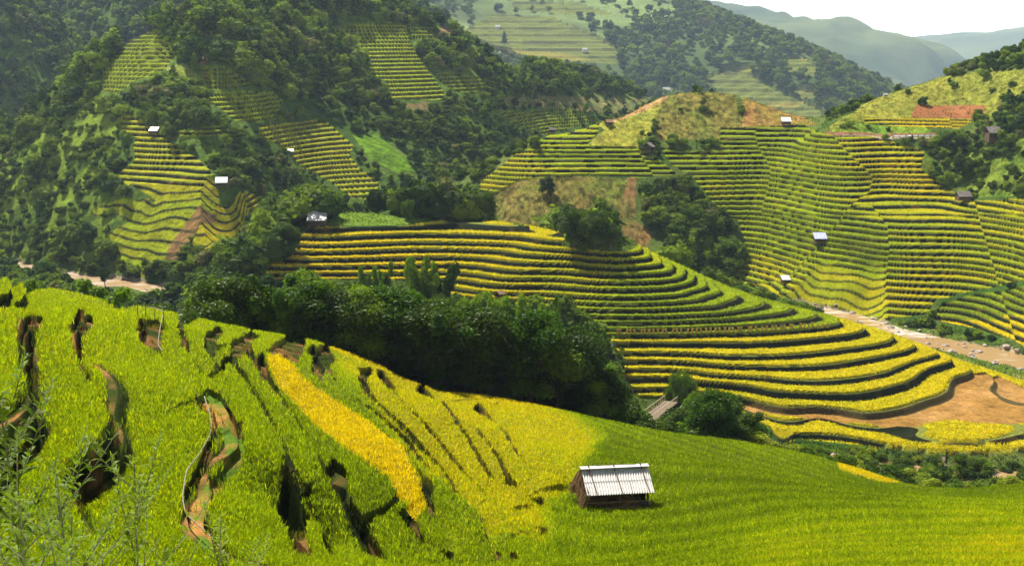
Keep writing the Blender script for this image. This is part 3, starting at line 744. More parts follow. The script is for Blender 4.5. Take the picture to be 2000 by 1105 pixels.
    for d, w in ((dA, wA), (dB, wB)):
        lim = bed + np.maximum(0, d - w) * 1.1
        cut = (lim < H) & (Y < 560)
        H = np.where(cut, np.maximum(lim, bed), H)
        sh_ = (d < w + .9 + 1.5 * n1) & (H < WATER_Z + 2.2)
        col = np.where(sh_[..., None], V(.33, .27, .17) * (1 + .7 * n2[..., None]), col)
        near_w = d < w + 4
        rice = np.where(cut & near_w, 0, rice); veg = np.where(near_w, np.where(d < w + 1.0, 0, .9), veg)
    col = np.clip(col, .004, .8)
    return dict(Z=H, L=L, col=col, rice=np.where(isr, ripe + 1.0, 0) * (rice > 0), veg=veg, base=Z, px=px, py=py, terr=terr, f=f)

def k_small(px, py):
    """where the near terraces have been merged to almost level steps"""
    return inpoly(px, py, [(1180, 700), (2600, 700), (2600, 1300), (1085, 1300), (1075, 1010), (1135, 960), (1180, 880)])

def gz(x, y):
    d = land(np.array([[float(x)]]), np.array([[float(y)]]))
    return float(d['Z'][0, 0])

# ------------------------------------------------------------------ mesh and tagging helpers
def tag(o, label=None, cat=None, group=None, kind=None):
    if label: o["label"] = label
    if cat: o["category"] = cat
    if group: o["group"] = group
    if kind: o["kind"] = kind
    return o

def link(o, parent=None):
    S.collection.objects.link(o)
    if parent: o.parent = parent
    return o

def raw_mesh(name, co, faces, mat=None, colr=None, smooth=False, uniform=4):
    """faces: (n, k) int array with k verts each"""
    me = bpy.data.meshes.new(name)
    co = np.ascontiguousarray(co, np.float32); faces = np.ascontiguousarray(faces, np.int32)
    me.vertices.add(len(co)); me.vertices.foreach_set('co', co.ravel())
    me.loops.add(faces.size); me.loops.foreach_set('vertex_index', faces.ravel())
    me.polygons.add(len(faces)); me.polygons.foreach_set('loop_start', np.arange(0, faces.size, faces.shape[1], dtype=np.int32))
    if colr is not None:
        a = me.attributes.new('lc', 'FLOAT_COLOR', 'POINT')
        c4 = np.ones((len(co), 4), np.float32); c4[:, :3] = colr
        a.data.foreach_set('color', c4.ravel())
    me.update()
    me.polygons.foreach_set('use_smooth', np.full(len(faces), smooth, bool))
    if mat: me.materials.append(mat)
    return me

def N(nt, t, **kw):
    n = nt.nodes.new(t)
    for k, v in kw.items(): setattr(n, k, v)
    return n

def mat_base(name):
    m = bpy.data.materials.new(name); m.use_nodes = True
    return m, m.node_tree, m.node_tree.nodes['Principled BSDF']

def mat_terrain(name, fine, bumpd, spec=.04):
    m, t, b = mat_base(name)
    a = N(t, 'ShaderNodeAttribute', attribute_name='lc')
    tc = N(t, 'ShaderNodeTexCoord')
    n1 = N(t, 'ShaderNodeTexNoise'); n1.inputs['Scale'].default_value = fine; n1.inputs['Detail'].default_value = 5; n1.inputs['Roughness'].default_value = .7
    t.links.new(tc.outputs['Object'], n1.inputs['Vector'])
    mr = N(t, 'ShaderNodeMapRange'); mr.inputs['From Min'].default_value = .3; mr.inputs['From Max'].default_value = .7; mr.inputs['To Min'].default_value = .6; mr.inputs['To Max'].default_value = 1.4
    t.links.new(n1.outputs['Fac'], mr.inputs['Value'])
    mu = N(t, 'ShaderNodeVectorMath', operation='SCALE')
    t.links.new(a.outputs['Color'], mu.inputs[0]); t.links.new(mr.outputs['Result'], mu.inputs['Scale'])
    t.links.new(mu.outputs['Vector'], b.inputs['Base Color'])
    bp = N(t, 'ShaderNodeBump'); bp.inputs['Strength'].default_value = .8; bp.inputs['Distance'].default_value = bumpd
    t.links.new(n1.outputs['Fac'], bp.inputs['Height']); t.links.new(bp.outputs['Normal'], b.inputs['Normal'])
    b.inputs['Roughness'].default_value = .9; b.inputs['Specular IOR Level'].default_value = spec
    return m

# ------------------------------------------------------------------ the ground itself
def build_ground(q=1.0):
    us = np.concatenate([np.linspace(-.56, -.385, int(60 * q), endpoint=False), np.linspace(-.385, .385, int(1400 * q), endpoint=False), np.linspace(.385, .56, int(60 * q))])
    segs = [(2.2, 20, 40), (20, 128, 620), (128, 200, 60), (200, 300, 430), (300, 415, 330), (415, 720, 290), (720, 1350, 130), (1350, 2700, 190), (2700, 12500, 150)]
    Ys = np.concatenate([np.exp(np.linspace(np.log(a), np.log(b), max(4, int(n * q)), endpoint=False)) for a, b, n in segs])
    U, YY = np.meshgrid(us.astype(np.float32), Ys.astype(np.float32)); XX = U * YY
    D = land(XX, YY)
    nr, nc = XX.shape
    co = np.stack([XX, YY, D['Z']], -1).reshape(-1, 3); col = D['col'].reshape(-1, 3)
    i = np.arange(nr * nc).reshape(nr, nc)
    fc = np.stack([i[:-1, :-1], i[:-1, 1:], i[1:, 1:], i[1:, :-1]], -1).reshape(-1, 4)
    Lf = D['L'][:-1, :-1].ravel()
    mats = {'near': mat_terrain('near_ground', 9.0, .10), 'mid': mat_terrain('field_ground', 2.2, .3), 'far': mat_terrain('mountain_ground', .35, 2.0)}
    for nme, ids, mt in (('valley_floor', (-1,), 'mid'), ('near_hillside', (0,), 'near'), ('terraced_spur', (1,), 'mid'), ('terraced_hill', (2,), 'mid'), ('mountain_slope', (3, 4), 'far'), ('far_slope', (5,), 'far'), ('distant_mountain', (6,), 'far'), ('distant_mountain', (7,), 'far')):
        sel = np.isin(Lf, ids)
        if not sel.any(): continue
        fs = fc[sel]
        used = np.unique(fs)
        remap = np.zeros(nr * nc, np.int32); remap[used] = np.arange(len(used))
        me = raw_mesh(nme, co[used], remap[fs], mats[mt], col[used])
        tag(link(bpy.data.objects.new(nme, me)), kind='structure')
build_ground(GQ)
rng = np.random.default_rng(7)

# ------------------------------------------------------------------ plant materials
def mat_leaf(name, a, b, attr=False, trans=.35, rough=.45, spec=.35, sat=1.0):
    m, t, bs = mat_base(name)
    if attr:
        c = N(t, 'ShaderNodeAttribute', attribute_name='lc'); csock = c.outputs['Color']
    else:
        oi = N(t, 'ShaderNodeObjectInfo'); mx = N(t, 'ShaderNodeMix', data_type='RGBA')
        mx.inputs['A'].default_value = (*a, 1); mx.inputs['B'].default_value = (*b, 1)
        t.links.new(oi.outputs['Random'], mx.inputs['Factor'])
        tc = N(t, 'ShaderNodeTexCoord'); nz = N(t, 'ShaderNodeTexNoise'); nz.inputs['Scale'].default_value = 2.5
        t.links.new(tc.outputs['Object'], nz.inputs['Vector'])
        mr = N(t, 'ShaderNodeMapRange'); mr.inputs['From Min'].default_value = .3; mr.inputs['From Max'].default_value = .7; mr.inputs['To Min'].default_value = .6; mr.inputs['To Max'].default_value = 1.5
        t.links.new(nz.outputs['Fac'], mr.inputs['Value'])
        sc = N(t, 'ShaderNodeVectorMath', operation='SCALE'); t.links.new(mx.outputs['Result'], sc.inputs[0]); t.links.new(mr.outputs['Result'], sc.inputs['Scale'])
        csock = sc.outputs['Vector']
    t.links.new(csock, bs.inputs['Base Color'])
    bs.inputs['Roughness'].default_value = rough; bs.inputs['Specular IOR Level'].default_value = spec
    tr = N(t, 'ShaderNodeBsdfTranslucent')
    v = N(t, 'ShaderNodeVectorMath', operation='MULTIPLY'); v.inputs[1].default_value = (1.3, 1.4, .5)
    t.links.new(csock, v.inputs[0]); t.links.new(v.outputs['Vector'], tr.inputs['Color'])
    ms = N(t, 'ShaderNodeMixShader'); ms.inputs['Fac'].default_value = trans
    out = t.nodes['Material Output']
    t.links.new(bs.outputs[0], ms.inputs[1]); t.links.new(tr.outputs[0], ms.inputs[2]); t.links.new(ms.outputs[0], out.inputs['Surface'])
    return m

def mat_flat(name, colr, rough=.8, vary=.3, scale=6.0, spec=.3, metal=0, stretch=(1, 1, 1)):
    m, t, b = mat_base(name)
    tc = N(t, 'ShaderNodeTexCoord'); mp = N(t, 'ShaderNodeMapping'); mp.inputs['Scale'].default_value = stretch
    nz = N(t, 'ShaderNodeTexNoise'); nz.inputs['Scale'].default_value = scale; nz.inputs['Detail'].default_value = 4
    t.links.new(tc.outputs['Object'], mp.inputs[0]); t.links.new(mp.outputs[0], nz.inputs['Vector'])
    mr = N(t, 'ShaderNodeMapRange'); mr.inputs['From Min'].default_value = .3; mr.inputs['From Max'].default_value = .7; mr.inputs['To Min'].default_value = 1 - vary; mr.inputs['To Max'].default_value = 1 + vary
    t.links.new(nz.outputs['Fac'], mr.inputs['Value'])
    sc = N(t, 'ShaderNodeVectorMath', operation='SCALE'); sc.inputs[0].default_value = colr; t.links.new(mr.outputs['Result'], sc.inputs['Scale'])
    t.links.new(sc.outputs['Vector'], b.inputs['Base Color'])
    b.inputs['Roughness'].default_value = rough; b.inputs['Specular IOR Level'].default_value = spec; b.inputs['Metallic'].default_value = metal
    return m

M_DARK = mat_leaf('dark_leaves', (.028, .060, .003), (.075, .125, .005), trans=.34, spec=.12)
M_MID = mat_leaf('leaves', (.045, .10, .004), (.15, .23, .008), trans=.4, spec=.1)
M_YEL = mat_leaf('yellowish_leaves', (.20, .27, .012), (.30, .33, .02), trans=.4, spec=.12)
M_BLUE = mat_leaf('pine_needles', (.030, .070, .025), (.045, .085, .020), trans=.2)
M_ATTR = mat_leaf('wood_leaves', None, None, attr=True, trans=.32, rough=.7, spec=.06)
M_RICE = mat_leaf('rice_leaves', None, None, attr=True, trans=.45, rough=.7, spec=.04)
M_BARK = mat_flat('bark', (.10, .075, .05), .9, .4)
M_BARKL = mat_flat('pale_bark', (.28, .24, .19), .9, .3)

# ------------------------------------------------------------------ plant shapes
def leaf_quads(P, Nn, size, r, aspect=.55, jit=.8):
    """rhombic leaf clumps at points P facing roughly along Nn"""
    n = len(P)
    v = Nn + jit * r.normal(size=(n, 3)); v /= np.linalg.norm(v, axis=1)[:, None]
    a = np.cross(v, r.normal(size=(n, 3))); a /= np.linalg.norm(a, axis=1)[:, None]
    b = np.cross(v, a)
    s = size * (.6 + .8 * r.random(n))[:, None]
    co = np.stack([P - a * s, P + b * s * aspect + v * s * .15, P + a * s, P - b * s * aspect + v * s * .15], 1).reshape(-1, 3)
    return co, np.arange(4 * n).reshape(n, 4)

def uvs(c, rad, r, nu=7, nv=5):
    th = np.linspace(0, 2 * np.pi, nu, endpoint=False); ph = np.linspace(.15, np.pi - .15, nv)
    T, Pp = np.meshgrid(th, ph)
    d = np.stack([np.cos(T) * np.sin(Pp), np.sin(T) * np.sin(Pp), np.cos(Pp)], -1).reshape(-1, 3)
    co = np.asarray(c) + d * rad * (.8 + .4 * r.random((len(d), 1)))
    i = np.arange(nu * nv).reshape(nv, nu); j = np.roll(i, -1, 1)
    return co, np.stack([i[:-1], i[1:], j[1:], j[:-1]], -1).reshape(-1, 4)

def tube(pts, rad, k=6):
    pts = np.asarray(pts, float); n = len(pts); rad = np.broadcast_to(np.asarray(rad, float), (n,))
    d = np.gradient(pts, axis=0); d /= np.linalg.norm(d, axis=1)[:, None] + 1e-9
    ref = np.array((0.3, 1, .1)); a = np.cross(d, ref); a /= np.linalg.norm(a, axis=1)[:, None] + 1e-9; b = np.cross(d, a)
    th = np.linspace(0, 2 * np.pi, k, endpoint=False)
    co = (pts[:, None] + rad[:, None, None] * (np.cos(th)[None, :, None] * a[:, None] + np.sin(th)[None, :, None] * b[:, None])).reshape(-1, 3)
    i = np.arange(n * k).reshape(n, k); j = np.roll(i, -1, 1)
    f = np.stack([i[:-1], j[:-1], j[1:], i[1:]], -1).reshape(-1, 4)
    cap = np.array([[n * k - k, n * k - k + 1, n * k - k + 2, n * k - k + 3]])
    return co, np.vstack([f, cap])

def cat(parts):
    cs, fs, o = [], [], 0
    for c, f in parts:
        cs.append(c); fs.append(f + o); o += len(c)
    return np.vstack(cs), np.vstack(fs)

def blobs_for(kind, r):
    """unit tree (height 1) as lumps: centre, radii"""
    B = []
    if kind == 'broad':
        for i in range(15):
            a = r.random() * 6.28; z = .36 + .5 * r.random(); w = .27 * math.sin(max(.25, (z - .2) / .8) * math.pi) ** .6
            B.append(((math.cos(a) * w * r.random() ** .5, math.sin(a) * w * r.random() ** .5, z), .12 + .07 * r.random(), .9))
        B.append(((0, 0, .86), .13, .9))
    elif kind == 'round':
        for i in range(18):
            a = r.random() * 6.28; z = .18 + .66 * r.random(); w = .30 * math.sqrt(max(.05, 1 - ((z - .5) / .45) ** 2))
            B.append(((math.cos(a) * w, math.sin(a) * w, z), .15 + .05 * r.random(), .9))
        B.append(((0, 0, .5), .3, 1.2))
    elif kind == 'umbrella':
        for i in range(20):
            a = r.random() * 6.28; w = .5 * r.random() ** .6
            B.append(((math.cos(a) * w, math.sin(a) * w, .84 - .35 * w * w + .05 * r.random()), .085 + .05 * r.random(), .55))
    elif kind == 'pine':
        for i in range(20):
            z = .25 + .73 * (i / 20); w = .19 * (1.05 - z) ** .6 * (1.15 if i % 2 else .7); a = i * 2.4
            B.append(((math.cos(a) * w, math.sin(a) * w, z), .045 + .10 * (1.05 - z), .55))
    elif kind == 'bamboo':
        for i in range(7):
            a = i * .9 + r.random(); sp = .12 + .2 * r.random(); top = .75 + .25 * r.random()
            for k in range(7):
                t = k / 6
                bend = sp * t ** 1.6 * 1.4
                z = top * (t ** .8) * (1 - .14 * (t > .8)) + .08
                B.append(((math.cos(a) * bend, math.sin(a) * bend, z), .075 * (1.15 - .6 * abs(t - .45)) + .012 * r.random(), 1.25))
    elif kind == 'shrub':
        for i in range(11):
            a = r.random() * 6.28; w = .42 * r.random() ** .5
            B.append(((math.cos(a) * w, math.sin(a) * w, .25 + .45 * r.random() * (1 - w)), .22 + .1 * r.random(), .85))
    return B

def crown(kind, r, nleaf, size, core=.6, jit=.8, nu=7, nv=5):
    B = blobs_for(kind, r)
    parts = []
    w = np.array([b[1] ** 2 for b in B]); w /= w.sum()
    idx = r.choice(len(B), nleaf, p=w)
    d = r.normal(size=(nleaf, 3)); d /= np.linalg.norm(d, axis=1)[:, None]
    d[:, 2] = np.where(d[:, 2] < -.4, -d[:, 2], d[:, 2])
    c = np.array([b[0] for b in B])[idx]; rad = np.array([b[1] for b in B])[idx]; fl = np.array([b[2] for b in B])[idx]
    k = rad * (.72 + .42 * r.random(nleaf))
    P = c + d * k[:, None] * np.stack([np.ones(nleaf), np.ones(nleaf), fl], 1)
    parts.append(leaf_quads(P, d, size, r, jit=jit))
    if core > 0:
        for b in B:
            co, f = uvs((0, 0, 0), b[1] * core, r, nu, nv)
            co[:, 2] *= b[2]; parts.append((co + np.array(b[0]), f))
    return cat(parts)

def trunk_mesh(kind, r, height=1.0):
    parts = []
    if kind in ('broad', 'round', 'umbrella'):
        top = .62 if kind != 'umbrella' else .7
        n = 7; t = np.linspace(0, 1, n)
        p = np.stack([.03 * np.sin(t * 3 + r.random() * 6), .03 * np.cos(t * 2.3 + r.random() * 6), -0.06 + t * (top + .06)], 1)
        parts.append(tube(p, .028 * (1.25 - t * .8), 7))
        for i in range(5):
            a = i * 1.3 + r.random(); s = p[3 + i % 3]; L_ = .26 + .1 * r.random()
            e = s + np.array((math.cos(a) * L_, math.sin(a) * L_, .24 + .08 * r.random())); m_ = (s + e) / 2 + np.array((0, 0, -.03))
            parts.append(tube([s, m_, e], [.013, .009, .005], 5))
    elif kind == 'pine':
        t = np.linspace(0, 1, 6); p = np.stack([.01 * np.sin(t * 5), .01 * np.cos(t * 4), -0.05 + t * 1.02], 1)
        parts.append(tube(p, .018 * (1.1 - t * .95), 6))
        for i in range(10):
            a = i * 2.4; z = .3 + .06 * i; L_ = .2 * (1.05 - z)
            parts.append(tube([(0, 0, z), (math.cos(a) * L_, math.sin(a) * L_, z + .02), (math.cos(a) * L_ * 1.3, math.sin(a) * L_ * 1.3, z + .01)], [.006, .004, .002], 4))
    elif kind == 'bamboo':
        for i in range(7):
            a = i * .9; t = np.linspace(0, 1, 6); sp = .25
            parts.append(tube(np.stack([math.cos(a) * (.03 + sp * t ** 1.6), math.sin(a) * (.03 + sp * t ** 1.6), -.04 + .9 * t ** .8], 1), .008 * (1.1 - t * .8), 5))
    else:
        for i in range(5):
            a = i * 1.25; parts.append(tube([(0, 0, -.08), (math.cos(a) * .1, math.sin(a) * .1, .2), (math.cos(a) * .28, math.sin(a) * .28, .5)], [.02, .014, .006], 4))
    return cat(parts)

PROTO = {}
def proto(key, kind, seed, nleaf, size, mat, bark=None, **kw):
    r = np.random.default_rng(seed)
    c, f = crown(kind, r, nleaf, size, **kw); cm = raw_mesh(kind + '_crown', c, f, mat)
    c2, f2 = trunk_mesh(kind, r); tm = raw_mesh(kind + '_trunk', c2, f2, bark or M_BARK)
    PROTO[key] = (cm, tm)
for i in range(4):
    proto('broad%d' % i, 'broad', 10 + i, 9500, .0175, [M_DARK, M_MID, M_DARK, M_MID][i])
for i in range(2):
    proto('round%d' % i, 'round', 20 + i, 9500, .019, [M_DARK, M_MID][i])
    proto('bamboo%d' % i, 'bamboo', 30 + i, 8500, .020, [M_MID, M_DARK][i], jit=.5)
    proto('pine%d' % i, 'pine', 40 + i, 2600, .026, M_BLUE, core=.5)
proto('umbrella0', 'umbrella', 50, 8000, .016, M_YEL, M_BARKL, core=.45)
proto('umbrella1', 'umbrella', 51, 4200, .023, M_MID, M_BARKL, core=.5)
for i in range(4):
    proto('shrub%d' % i, 'shrub', 60 + i, 1500, .05, [M_MID, M_DARK, M_MID, M_YEL][i])
for i in range(2):
    proto('broadY%d' % i, 'broad', 70 + i, 9000, .0175, M_YEL)

NAMES = {'broad': ('broadleaf_tree', 'tree'), 'round': ('broadleaf_tree', 'tree'), 'bamboo': ('bamboo_clump', 'bamboo'), 'pine': ('pine_tree', 'tree'), 'umbrella': ('flat_topped_tree', 'tree'), 'shrub': ('shrub', 'shrub')}
def kind_of(key):
    return key.rstrip('0123456789').replace('Y', '')

def plant(key, x, y, z, h, w=1.0, rz=None, label=None, group=None, tilt=0):
    cm, tm = PROTO[key]
    nm, ct = NAMES[kind_of(key)]
    e = bpy.data.objects.new(nm, None); e.empty_display_size = .3
    e.location = (x, y, z); e.rotation_euler = (tilt, 0, rng.random() * 6.28 if rz is None else rz); e.scale = (h * w, h * w, h)
    link(e); tag(e, label, ct, group)
    link(bpy.data.objects.new('foliage' if ct == 'shrub' else 'crown', cm), e)
    link(bpy.data.objects.new('stems' if ct in ('shrub', 'bamboo') else 'trunk', tm), e)
    return e

# height of the skyline already reached by nearer ground, per sight line (to leave out what cannot be seen)
_u = np.linspace(-.45, .45, 361); _Y = np.exp(np.linspace(np.log(20), np.log(3000), 900))
_UU, _YY = np.meshgrid(_u.astype(np.float32), _Y.astype(np.float32))
_D = land(_UU * _YY, _YY)
_run = np.maximum.accumulate(_D['Z'] / _YY, axis=0)
def hidden(x, y, ztop, margin=.0015):
    iu = np.clip(np.round((x / y + .45) / .9 * 360).astype(int), 0, 360)
    iy = np.clip(np.searchsorted(_Y, np.asarray(y) * .985) - 1, 0, len(_Y) - 1)
    return ztop / y < _run[iy, iu] - margin

# ------------------------------------------------------------------ single trees one can point at
G_RAV = 'trees of the dark wood in the ravine between the near fields and the golden terraces'
hand = [  # key, px, top row, distance, height limit, width factor, label
    ('bamboo0', 822, 495, 214, 0, .85, 'tall arching bamboo clump before the golden terraces, highest of the ravine wood'),
    ('bamboo1', 862, 510, 219, 0, .85, None), ('bamboo0', 737, 512, 224, 0, .8, 'slim bamboo clump with a drooping tip before the lowest golden steps'),
    ('broad0', 700, 545, 221, 0, 1.1, None), ('broad1', 765, 560, 213, 0, 1.2, None), ('broad2', 650, 562, 234, 0, 1.1, None), ('broad3', 615, 568, 238, 0, 1.1, None), ('broad0', 580, 560, 243, 0, 1.1, None),
    ('broad2', 690, 600, 205, 0, 1.2, None), ('round1', 740, 606, 198, 0, 1.1, None), ('broad0', 785, 585, 205, 0, 1.2, None), ('broad2', 860, 570, 205, 0, 1.2, None), ('broad1', 905, 578, 206, 0, 1.2, None),
    ('broad3', 950, 566, 208, 0, 1.2, None), ('bamboo1', 985, 585, 200, 0, .9, None), ('bamboo0', 1022, 572, 198, 0, .9, 'feathery bamboo clump in the middle of the ravine wood'), ('bamboo0', 1078, 580, 204, 0, .55, 'thin upright bamboo clump at the terrace end of the ravine wood'),
    ('broad1', 1040, 612, 190, 0, 1.2, None), ('broad2', 965, 625, 184, 0, 1.2, None), ('umbrella0', 845, 602, 156, 0, .62, 'flat-topped tree with yellowish leaves and pale branches in the ravine wood'),
    ('broadY0', 795, 655, 158, 0, 1.3, None), ('round1', 885, 690, 152, 0, 1.2, None), ('broad2', 930, 655, 165, 0, 1.2, None), ('broad0', 1000, 648, 165, 0, 1.3, None), ('round0', 1125, 636, 158, 0, .95, 'large round very dark tree, biggest crown of the ravine wood'),
    ('round0', 1080, 672, 158, 0, 1.1, None), ('broad2', 1148, 690, 166, 0, .9, None), ('round0', 1192, 735, 170, 0, .8, None), ('round1', 1222, 768, 160, 0, .8, None), ('broad2', 1150, 700, 152, 0, 1.3, None),
    ('broadY1', 1085, 718, 133, 0, 1.0, 'bright green bushy tree at the edge of the near field below the big dark tree'), ('broadY0', 1035, 742, 130, 0, 1.0, None), ('broad2', 990, 705, 146, 0, 1.3, None), ('round0', 835, 700, 140, 0, 1.2, None), ('broad1', 770, 660, 150, 0, 1.1, None),
    ('round1', 1332, 708, 214, 0, .9, 'small tree between the two rows of short golden steps above the bridge'), ('round1', 1395, 768, 180, 0, 1.5, 'wide green bushy tree beside the stream below the golden terraces'), ('broad3', 1355, 762, 192, 0, .9, None),
    ('broad2', 1440, 800, 180, 0, 1.2, None), ('broad2', 1465, 802, 176, 0, .9, None), ('broad1', 640, 590, 215, 0, 1.2, None), ('round1', 560, 585, 232, 0, 1.2, None), ('broad2', 600, 600, 215, 0, 1.2, None), ('broad1', 530, 560, 255, 0, 1.2, None), ('broad3', 500, 548, 262, 0, 1.2, None),
    ('broad0', 470, 560, 262, 0, 1.2, None), ('broad1', 430, 565, 275, 0, 1.2, None), ('broad2', 820, 640, 172, 0, 1.3, None), ('broad0', 890, 625, 180, 0, 1.3, None), ('broad3', 700, 640, 172, 0, 1.2, None), ('broad2', 745, 645, 165, 0, 1.2, None), ('broad0', 650, 630, 190, 0, 1.2, None),
    ('broad2', 1100, 640, 175, 0, 1.2, None), ('broad0', 1060, 650, 172, 0, 1.2, None), ('broad2', 1160, 745, 148, 0, 1.1, None), ('broad2', 1120, 745, 140, 0, 1.2, None), ('round0', 940, 715, 140, 0, 1.2, None),
]
for key, px, top, Y, hl, w, lab in hand:
    x, y, zt = at_Y(px, top, Y); g = gz(x, y); h = zt - g
    if h < 2: g = zt - 4; h = 4
    hh = min(h, 17.0)
    if h > 17: g = zt - hh
    wpx = {1125: 150, 845: 135, 1395: 115, 1192: 60, 1222: 55, 1148: 75, 1078: 45, 822: 75, 862: 70, 737: 60, 1332: 55, 1035: 60, 1085: 75, 1355: 55, 1440: 55, 1465: 45}.get(px, 92 * (.8 + .45 * ((px * 7 + top) % 10) / 10))
    w = wpx * Y / F / (hh * (.95 if 'umbrella' in key else .74))
    if lab: plant(key, x, y, g, hh, w, label=lab)
    else: plant(key, x, y, g, hh, w, label='dense leafy tree in the dark ravine wood between the near fields and the golden terraces', group=G_RAV)

def on_ground(px, py, lo=20, hi=2500):
    """first point where the sight line through (px, py) meets the ground"""
    Ys = np.exp(np.linspace(math.log(lo), math.log(hi), 3000)); e = float(eof(py)); d1 = CP - (py - 552.5) / F * SP
    Xs = (px - 1000.0) / F * Ys / d1
    z = land(Xs[None, :].astype(np.float32), Ys[None, :].astype(np.float32))['Z'][0]
    hit = np.nonzero(z >= -e * Ys)[0]
    k = hit[0] if len(hit) else len(Ys) - 1
    return float(Xs[k]), float(Ys[k]), float(z[k])

singles = [  # key, px, base row, top row, width factor, label
    ('round0', 1125, 484, 396, 1.0, 'big dark round tree at the shoulder of the golden terraces, largest of its clump'), ('round0', 1160, 486, 408, 1.0, 'dark round tree in the middle of the clump on the terrace shoulder'), ('broad2', 1192, 488, 432, 1.1, 'lower dark tree at the outer side of the clump on the terrace shoulder'),
    ('round1', 797, 428, 383, .7, 'round tree with a bare trunk on the grassy top of the terraced spur'), ('round1', 824, 420, 386, .8, 'small round tree without visible trunk on the grassy top of the terraced spur'),
    ('round0', 1068, 382, 342, .95, 'dark round bush-like tree alone on the maize slope below the knoll terraces'), ('pine0', 985, 92, 60, .8, 'lone tall pine on the bare ridge before the far terraced fields'),
    ('umbrella1', 1337, 181, 157, 1.2, 'spreading tree on the top of the brown knoll'), ('broad0', 336, 281, 244, 1.0, 'dark tree beside the highest white roofed hut on the pointed terraces'),
    ('broad2', 1872, 350, 298, .75, 'tall dark tree on the scrub slope near the upper river hut'), ('round0', 1890, 347, 305, .7, 'dark tree just beside the tall one on the scrub slope'), ('broad1', 1845, 292, 252, 1.0, None), ('broad0', 1875, 300, 262, 1.0, None), ('broad2', 1992, 260, 225, 1.0, None), ('broad0', 1975, 300, 270, 1.1, None),
    ('round0', 901, 420, 362, .9, None), ('broad0', 930, 415, 370, 1.0, None), ('broad2', 880, 415, 378, 1.0, None), ('broad0', 600, 420, 375, 1.1, None), ('round0', 487, 442, 415, .8, None), ('pine1', 500, 520, 455, .9, None), ('broad0', 540, 470, 415, 1.1, None), ('broad2', 560, 500, 430, 1.1, None), ('broad0', 520, 520, 455, 1.0, None),
    ('pine0', 985, 195, 165, .8, None), ('pine1', 1045, 200, 172, .8, None), ('pine0', 838, 72, 53, .8, None), ('pine1', 886, 76, 55, .8, None), ('pine0', 898, 78, 58, .8, None), ('round0', 1047, 292, 272, 1.1, 'round bush-like tree at the far edge of the knoll terraces'),
    ('broad1', 90, 560, 505, 1.3, 'dark tree by the river bend above the upper near field'), ('round0', 62, 552, 520, 1.2, None), ('broad2', 178, 575, 552, 1.2, None), ('round1', 228, 590, 568, 1.1, 'round bush-like tree on the near bank of the pale river'), ('broad2', 205, 560, 520, .8, None), ('round1', 160, 570, 545, 1.2, None), ('broad1', 130, 560, 530, 1.2, None),
]
for key, px, b, t, w, lab in singles:
    x, y, z = on_ground(px, b)
    zt = at_Y(px, t, y)[2]
    plant(key, x, y, z - .2, max(zt - z, 1.5), w, label=lab or 'leafy tree standing at a field edge or on the river bank', group=None if lab else 'trees at the field edges and on the banks')

# ------------------------------------------------------------------ the woods and scrub: largest as single plants, the rest as one mass
def sample(n, y0, y1, u0=-.43, u1=.43):
    u = rng.uniform(u0, u1, n); y = np.exp(rng.uniform(math.log(y0), math.log(y1), n))
    return (u * y).astype(np.float32), y.astype(np.float32)

KEEP_OPEN = [[(1250, 780), (1322, 780), (1328, 860), (1250, 845)], [(1190, 660), (1215, 640), (1320, 640), (1320, 830), (1258, 830), (1240, 780), (1222, 710)], [(1205, 345), (1250, 345), (1250, 420), (1280, 460), (1262, 488), (1215, 470)], [(1215, 492), (1300, 500), (1300, 440), (1215, 440)]] + [t_[0] for t_ in T_LEFT[:13]] + [R_MAIN, R_FAN, R_KNOLL, R_TOP, [(690, 262), (742, 262), (768, 285), (810, 332), (775, 334), (720, 304)], [(1480, 820), (1700, 700), (2100, 720), (2100, 880), (1870, 884), (1750, 872), (1530, 848)],
    [(540, 500), (600, 450), (900, 440), (1050, 445), (1100, 600), (880, 560), (545, 535)], [(1110, 600), (1250, 500), (1500, 600), (1700, 650), (1700, 800), (1500, 780), (1370, 742), (1240, 700), (1200, 650)],
    [(112, 540), (150, 538), (285, 573), (350, 590), (335, 598), (255, 588), (180, 566), (120, 556)], [(1560, 594), (1640, 612), (1750, 630), (1990, 688), (2000, 720), (1880, 700), (1740, 652), (1640, 626)],
    [(150, 535), (215, 540), (320, 558), (300, 566), (210, 552)], [(960, 385), (1020, 352), (1100, 345), (1240, 350), (1230, 400), (1100, 390), (1090, 430), (960, 432)], [(905, 62), (960, 24), (1080, 32), (1145, 62), (1205, 95), (1203, 126), (1100, 118), (1000, 96), (925, 76)],
    [(1375, 150), (1440, 128), (1500, 165), (1600, 212), (1630, 250), (1560, 242), (1450, 195), (1400, 180)], [(1255, 765), (1320, 765), (1320, 830), (1255, 830)], [(640, 400), (880, 415), (880, 440), (640, 440)], [(985, 92), (1100, 103), (1165, 120), (1010, 108)]]
cand = []
